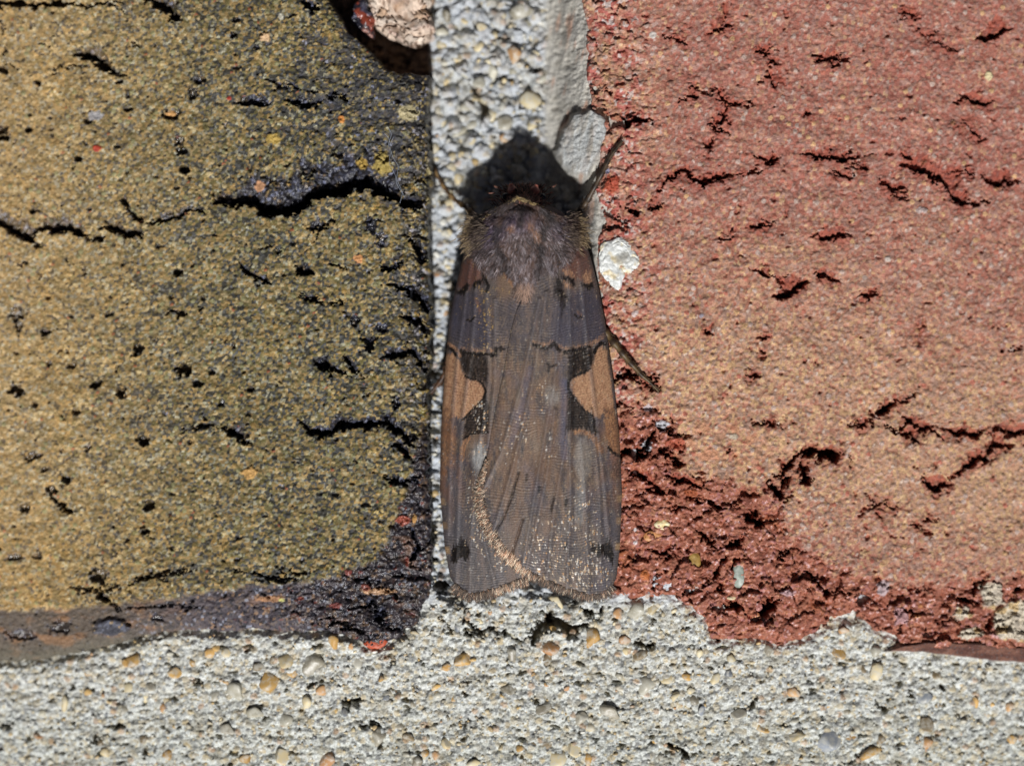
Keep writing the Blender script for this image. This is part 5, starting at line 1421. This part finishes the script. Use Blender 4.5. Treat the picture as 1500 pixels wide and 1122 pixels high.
tuft = ss(1.3, 0.5, np.hypot((fx - 770) / 15, (fy - 426) / 13)); colr = mix(colr, s2l((190, 156, 134)) * rs.uniform(.45, 1.15, n)[:, None], tuft * 0.8 * (rs.rand(n) < 0.8)); L = L * (1 + 0.5 * tuft)
lon = ss(0.88, 1.0, abs(u)) * ss(370, 352, fy)
colr = mix(colr, s2l((150, 130, 98)) * rs.uniform(.7, 1.2, n)[:, None], lon * 0.85)
warmm = ss(0.1, 0.4, fbm(fx, fy, 30, 3, 531)); colr = mix(colr, s2l((116, 86, 70)) + 0 * colr, warmm * 0.35)
hz = body_h(fx, fy) - 0.5 + rs.uniform(0, 2, n) + 3 * fbm(fx, fy, 16, 2, 541)
# the fur lies over the wing bases
hz = np.maximum(hz, wing_h(fx, fy) + 4 + rs.uniform(0, 1.5, n))
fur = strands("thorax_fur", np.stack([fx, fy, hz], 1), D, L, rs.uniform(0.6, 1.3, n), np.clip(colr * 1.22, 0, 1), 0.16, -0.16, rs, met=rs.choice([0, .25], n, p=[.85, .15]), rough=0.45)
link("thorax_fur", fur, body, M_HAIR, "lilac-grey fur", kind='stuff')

# tegula tufts fanning out over the wing shoulders
for sx, x0, y0 in ((-1, 698, 338), (1, 838, 334)):
    n = 1500
    tx = x0 + rs.normal(0, 8, n); ty = y0 + rs.normal(5, 10, n) + 0.25 * abs(tx - x0)
    D = np.stack([sx * (0.9 + 0 * tx) + rs.normal(0, .25, n), 0.25 + (ty - y0) / 40 + rs.normal(0, .2, n)], 1); D /= np.linalg.norm(D, axis=1)[:, None]
    tz = np.maximum(body_h(tx, ty), wing_h(tx, ty)) + 3 + rs.uniform(0, 4, n)
    far = ss(-2, 10, sx * (tx - x0))
    ct = np.array([s2l(v) for v in [(96, 82, 76), (66, 54, 50), (124, 108, 92)]])[rs.choice(3, n)]
    ct = mix(ct, s2l((184, 160, 122)) * rs.uniform(.45, 1.2, n)[:, None], far * 0.85 * (rs.rand(n) < 0.8))
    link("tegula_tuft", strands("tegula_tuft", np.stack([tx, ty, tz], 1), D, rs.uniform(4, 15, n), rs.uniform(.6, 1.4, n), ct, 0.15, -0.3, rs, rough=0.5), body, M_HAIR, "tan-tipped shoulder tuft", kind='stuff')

# collar: golden ridge
n = 900
t = rs.uniform(0, 1, n)
cx_ = np.interp(t, [0, .25, .5, .75, 1], [700, 728, 758, 788, 826]); cy_ = np.interp(t, [0, .25, .5, .75, 1], [326, 307, 293, 304, 324])
cy_ = cy_ + rs.uniform(-1.5, 2, n); cx_ = cx_ + rs.normal(0, 1.5, n)
D = np.stack([np.sign(758 - cx_) + rs.normal(0, .3, n), -0.55 + rs.normal(0, .3, n)], 1); D /= np.linalg.norm(D, axis=1)[:, None]
kc = np.array([s2l(v) for v in [(176, 150, 100), (110, 90, 64), (224, 200, 150), (44, 34, 30)]])
cl = kc[rs.choice(4, n, p=[.34, .22, .26, .18])]
ch = np.maximum(body_h(cx_, np.maximum(cy_, 306)), 8) + rs.uniform(1, 6, n)
link("collar", strands("collar", np.stack([cx_, cy_, ch], 1), D, rs.uniform(3, 6, n), rs.uniform(.8, 1.7, n), cl, 0.2, -0.3, rs, rough=0.45), body, M_HAIR, "pale golden hair ridge", kind='stuff')

# face hairs and palps, in the shade of the thorax
n = 1400
hx = rs.normal(765, 15, n); hy = rs.uniform(274, 304, n)
D = np.stack([(hx - 765) / 40 + rs.normal(0, .3, n), rs.uniform(-1.0, 0.1, n)], 1); D /= np.linalg.norm(D, axis=1)[:, None]
link("head_fur", strands("head_fur", np.stack([hx, hy, body_h(hx, hy)], 1), D, rs.uniform(5, 12, n), rs.uniform(1, 2, n),
                         np.array([s2l((118, 84, 70)), s2l((176, 122, 104)), s2l((60, 44, 38))])[rs.choice(3, n, p=[.5, .2, .3])], 0.3, 0.0, rs), body, M_HAIR, kind='stuff')


def tube(name, pts, radii, colf, ns=10, seed=0):
    P = np.asarray(pts, float)
    # resample
    seg = np.linalg.norm(P[1:] - P[:-1], axis=1); cum = np.concatenate([[0], np.cumsum(seg)])
    m = int(cum[-1] / 1.6) + 3
    s_ = np.linspace(0, cum[-1], m)
    Q = np.stack([np.interp(s_, cum, P[:, k]) for k in range(3)], 1)
    for _ in range(3): Q[1:-1] = (Q[:-2] + Q[1:-1] * 2 + Q[2:]) / 4
    R = np.interp(s_, cum, radii)
    R = R * (1 + 0.10 * np.sin(s_ / 3.1) + 0.12 * np.sin(s_ * 2 * np.pi / 21.0) + 0.06 * np.sin(s_ * 1.9))
    T = np.gradient(Q, axis=0); T /= np.linalg.norm(T, axis=1)[:, None]
    A = np.cross(T, [0, 0, 1.0]); A /= np.linalg.norm(A, axis=1)[:, None]
    B = np.cross(A, T)
    th = np.linspace(0, 2 * np.pi, ns, endpoint=False)
    V = Q[:, None] + R[:, None, None] * (np.cos(th)[None, :, None] * A[:, None] + np.sin(th)[None, :, None] * B[:, None])
    V = V.reshape(-1, 3)
    ii = np.arange(m * ns).reshape(m, ns); i2 = np.roll(ii, -1, 1)
    F = np.stack([ii[:-1].ravel(), ii[1:].ravel(), i2[1:].ravel(), i2[:-1].ravel()], 1)
    V = np.concatenate([V, Q[:1], Q[-1:]])
    cap = []
    a = len(V) - 2; b = len(V) - 1
    k0 = ii[0]; k1 = ii[-1]
    for k in range(0, ns, 1):
        cap.append([a, k0[k], k0[(k + 1) % ns], k0[(k + 1) % ns]]); cap.append([b, k1[(k + 1) % ns], k1[k], k1[k]])
    sv = np.concatenate([np.repeat(s_, ns), [0, cum[-1]]])
    col = colf(V, sv / cum[-1], sv)
    # drop degenerate quads by making caps from pairs
    capq = []
    for k in range(0, ns, 2):
        capq.append([a, k0[k], k0[(k + 1) % ns], k0[(k + 2) % ns]]); capq.append([b, k1[(k + 2) % ns], k1[(k + 1) % ns], k1[k]])
    return make_mesh(name, V, np.concatenate([F, np.array(capq)]), col, np.stack([np.full(len(V), .5), 0 * sv, 0 * sv], 1)), Q, R


def legcol(c1, c2, band=21.0):
    def f(V, t, s_):
        a = s2l(c1) + np.zeros((len(V), 3))
        a = mix(a, s2l(c2) + 0 * a, ss(0.1, 0.6, np.sin(s_ * 2 * np.pi / band + 1)))
        return a * (0.8 + 0.4 * (perlin(V[:, 0] / 3, V[:, 1] / 3, 5)[:, None] * .5 + .5))
    return f


def leg(pts, radii, c1, c2, spines=60, seed=0, label=None):
    radii = [r * 0.8 for r in radii]
    me, Q, R = tube("leg", pts, radii, legcol(c1, c2), 10)
    o = to_moth(link("leg", me, moth, M_HAIR, label))
    r_ = np.random.RandomState(seed + 70)
    k = r_.randint(2, len(Q) - 2, spines)
    T = Q[k + 1] - Q[k - 1]; T = T[:, :2] / np.linalg.norm(T[:, :2], axis=1)[:, None]
    sg = r_.choice([-1, 1], spines)
    N = np.stack([-T[:, 1], T[:, 0]], 1) * sg[:, None]
    D = T * 1.3 + N * 0.55; D /= np.linalg.norm(D, axis=1)[:, None]
    sl = r_.uniform(3, 7, spines); sw = r_.uniform(.6, 1.1, spines)
    big = np.arange(spines) < 5; sl = np.where(big, 11, sl); sw = np.where(big, 1.8, sw)
    root = Q[k].copy(); root[:, :2] += N * R[k][:, None] * 0.8
    me2 = strands("leg_hairs", root, D, sl, sw, np.tile(s2l(c1) * 1.1, (spines, 1)), 0.1, 0.0, r_)
    link("leg_hairs", me2, o, M_HAIR, kind='stuff')
    return o


leg([(700, 322, -30), (686, 305, -50), (664, 288, -62), (650, 272, -68), (640, 255, -70), (633, 238, -68)], [6, 5.5, 3.8, 3.4, 3, 1.6], (78, 58, 38), (126, 100, 64), 70, 1, "foreleg reaching to the yellow brick")
leg([(838, 325, -20), (856, 302, -16), (868, 280, -2), (882, 254, 4), (893, 232, 5), (902, 219, 5), (912, 207, 4)], [7, 6.5, 4.2, 4.2, 3.2, 3.0, 2.2], (74, 60, 46), (48, 38, 30), 150, 2, "foreleg reaching up over the red brick")
leg([(870, 470, -8), (888, 488, 2), (902, 506, 6), (920, 528, 6), (940, 550, 5), (952, 560, 3), (965, 574, 2)], [6, 6.5, 6, 5, 3.2, 2.4, 1.2], (92, 74, 48), (56, 42, 30), 170, 3, "banded middle leg on the red brick")
leg([(664, 520, -25), (654, 540, -34), (646, 556, -40), (637, 568, -44), (627, 578, -46)], [6, 5.5, 4, 3, 1.6], (84, 58, 38), (58, 40, 30), 60, 4, "middle leg in the mortar gap")

# palps and eyes on the head
for (x0, y0, x1, y1) in [(752, 284, 748, 270), (782, 284, 786, 271)]:
    me, Q, R = tube("palp", [(x0, y0, 4), ((x0 + x1) / 2, (y0 + y1) / 2, 8), (x1, y1, 9)], [6, 6, 3], legcol((170, 104, 88), (200, 140, 120), 9), 10)
    to_moth(link("palp", me, moth, M_HAIR))
for x0 in (742, 792):
    to_moth(link("eye", lump("eye", x0, 292, -2, 9, 10, 10, None, flatcol((26, 20, 18), (34, 26, 22)), None, 3, 3, 0.01, 0.2), moth, M_GRAIN))

# ================================================================== a wisp of spider silk on the yellow brick
silk_pts = [[(568, 186, 6), (574, 197, 5), (569, 212, 5), (572, 226, 6), (570, 240, 6), (579, 256, 6), (582, 272, 6), (590, 284, 5), (586, 298, 4)], [(577, 201, 5), (571, 214, 6), (575, 230, 5), (584, 244, 6), (581, 262, 5), (593, 290, 4)], [(563, 196, 5), (569, 202, 6), (573, 214, 6)],
            [(553, 606, 4), (549, 620, 5)], [(520, 662, 3), (530, 690, 4)]]
vs, fs, cs, off = [], [], [], 0
for k, p in enumerate(silk_pts[:3]):
    me_t, Q, R = tube("tmp", p, [0.27] * len(p), legcol((196, 204, 214), (176, 186, 200)), 6)
    nvt = len(me_t.vertices)
    co = np.empty(nvt * 3, np.float32); me_t.vertices.foreach_get("co", co); co = co.reshape(-1, 3)
    lv = np.empty(len(me_t.loops), np.int32); me_t.loops.foreach_get("vertex_index", lv)
    vs.append(np.stack([co[:, 0] / U + CX, CY - co[:, 1] / U, co[:, 2] / U], 1)); fs.append(lv.reshape(-1, 4) + off); off += nvt
    bpy.data.meshes.remove(me_t)
V = np.concatenate(vs); Fq = np.concatenate(fs)
silk = link("silk_thread", make_mesh("silk_thread", V, Fq, np.tile(s2l((150, 158, 170)), (len(V), 1)), np.stack([np.full(len(V), .3), 0 * V[:, 0], 0 * V[:, 0]], 1)), None, M_HAIR,
            "thin wisp of white spider silk on the dark upper right part of the yellow brick")
silk['category'] = "cobweb"

print("stones", NST, "tris", sum(len(o.data.loops) - 2 * len(o.data.polygons) for o in bpy.data.objects if o.type == 'MESH' and o.name.split('.')[0] != 'pebble'))
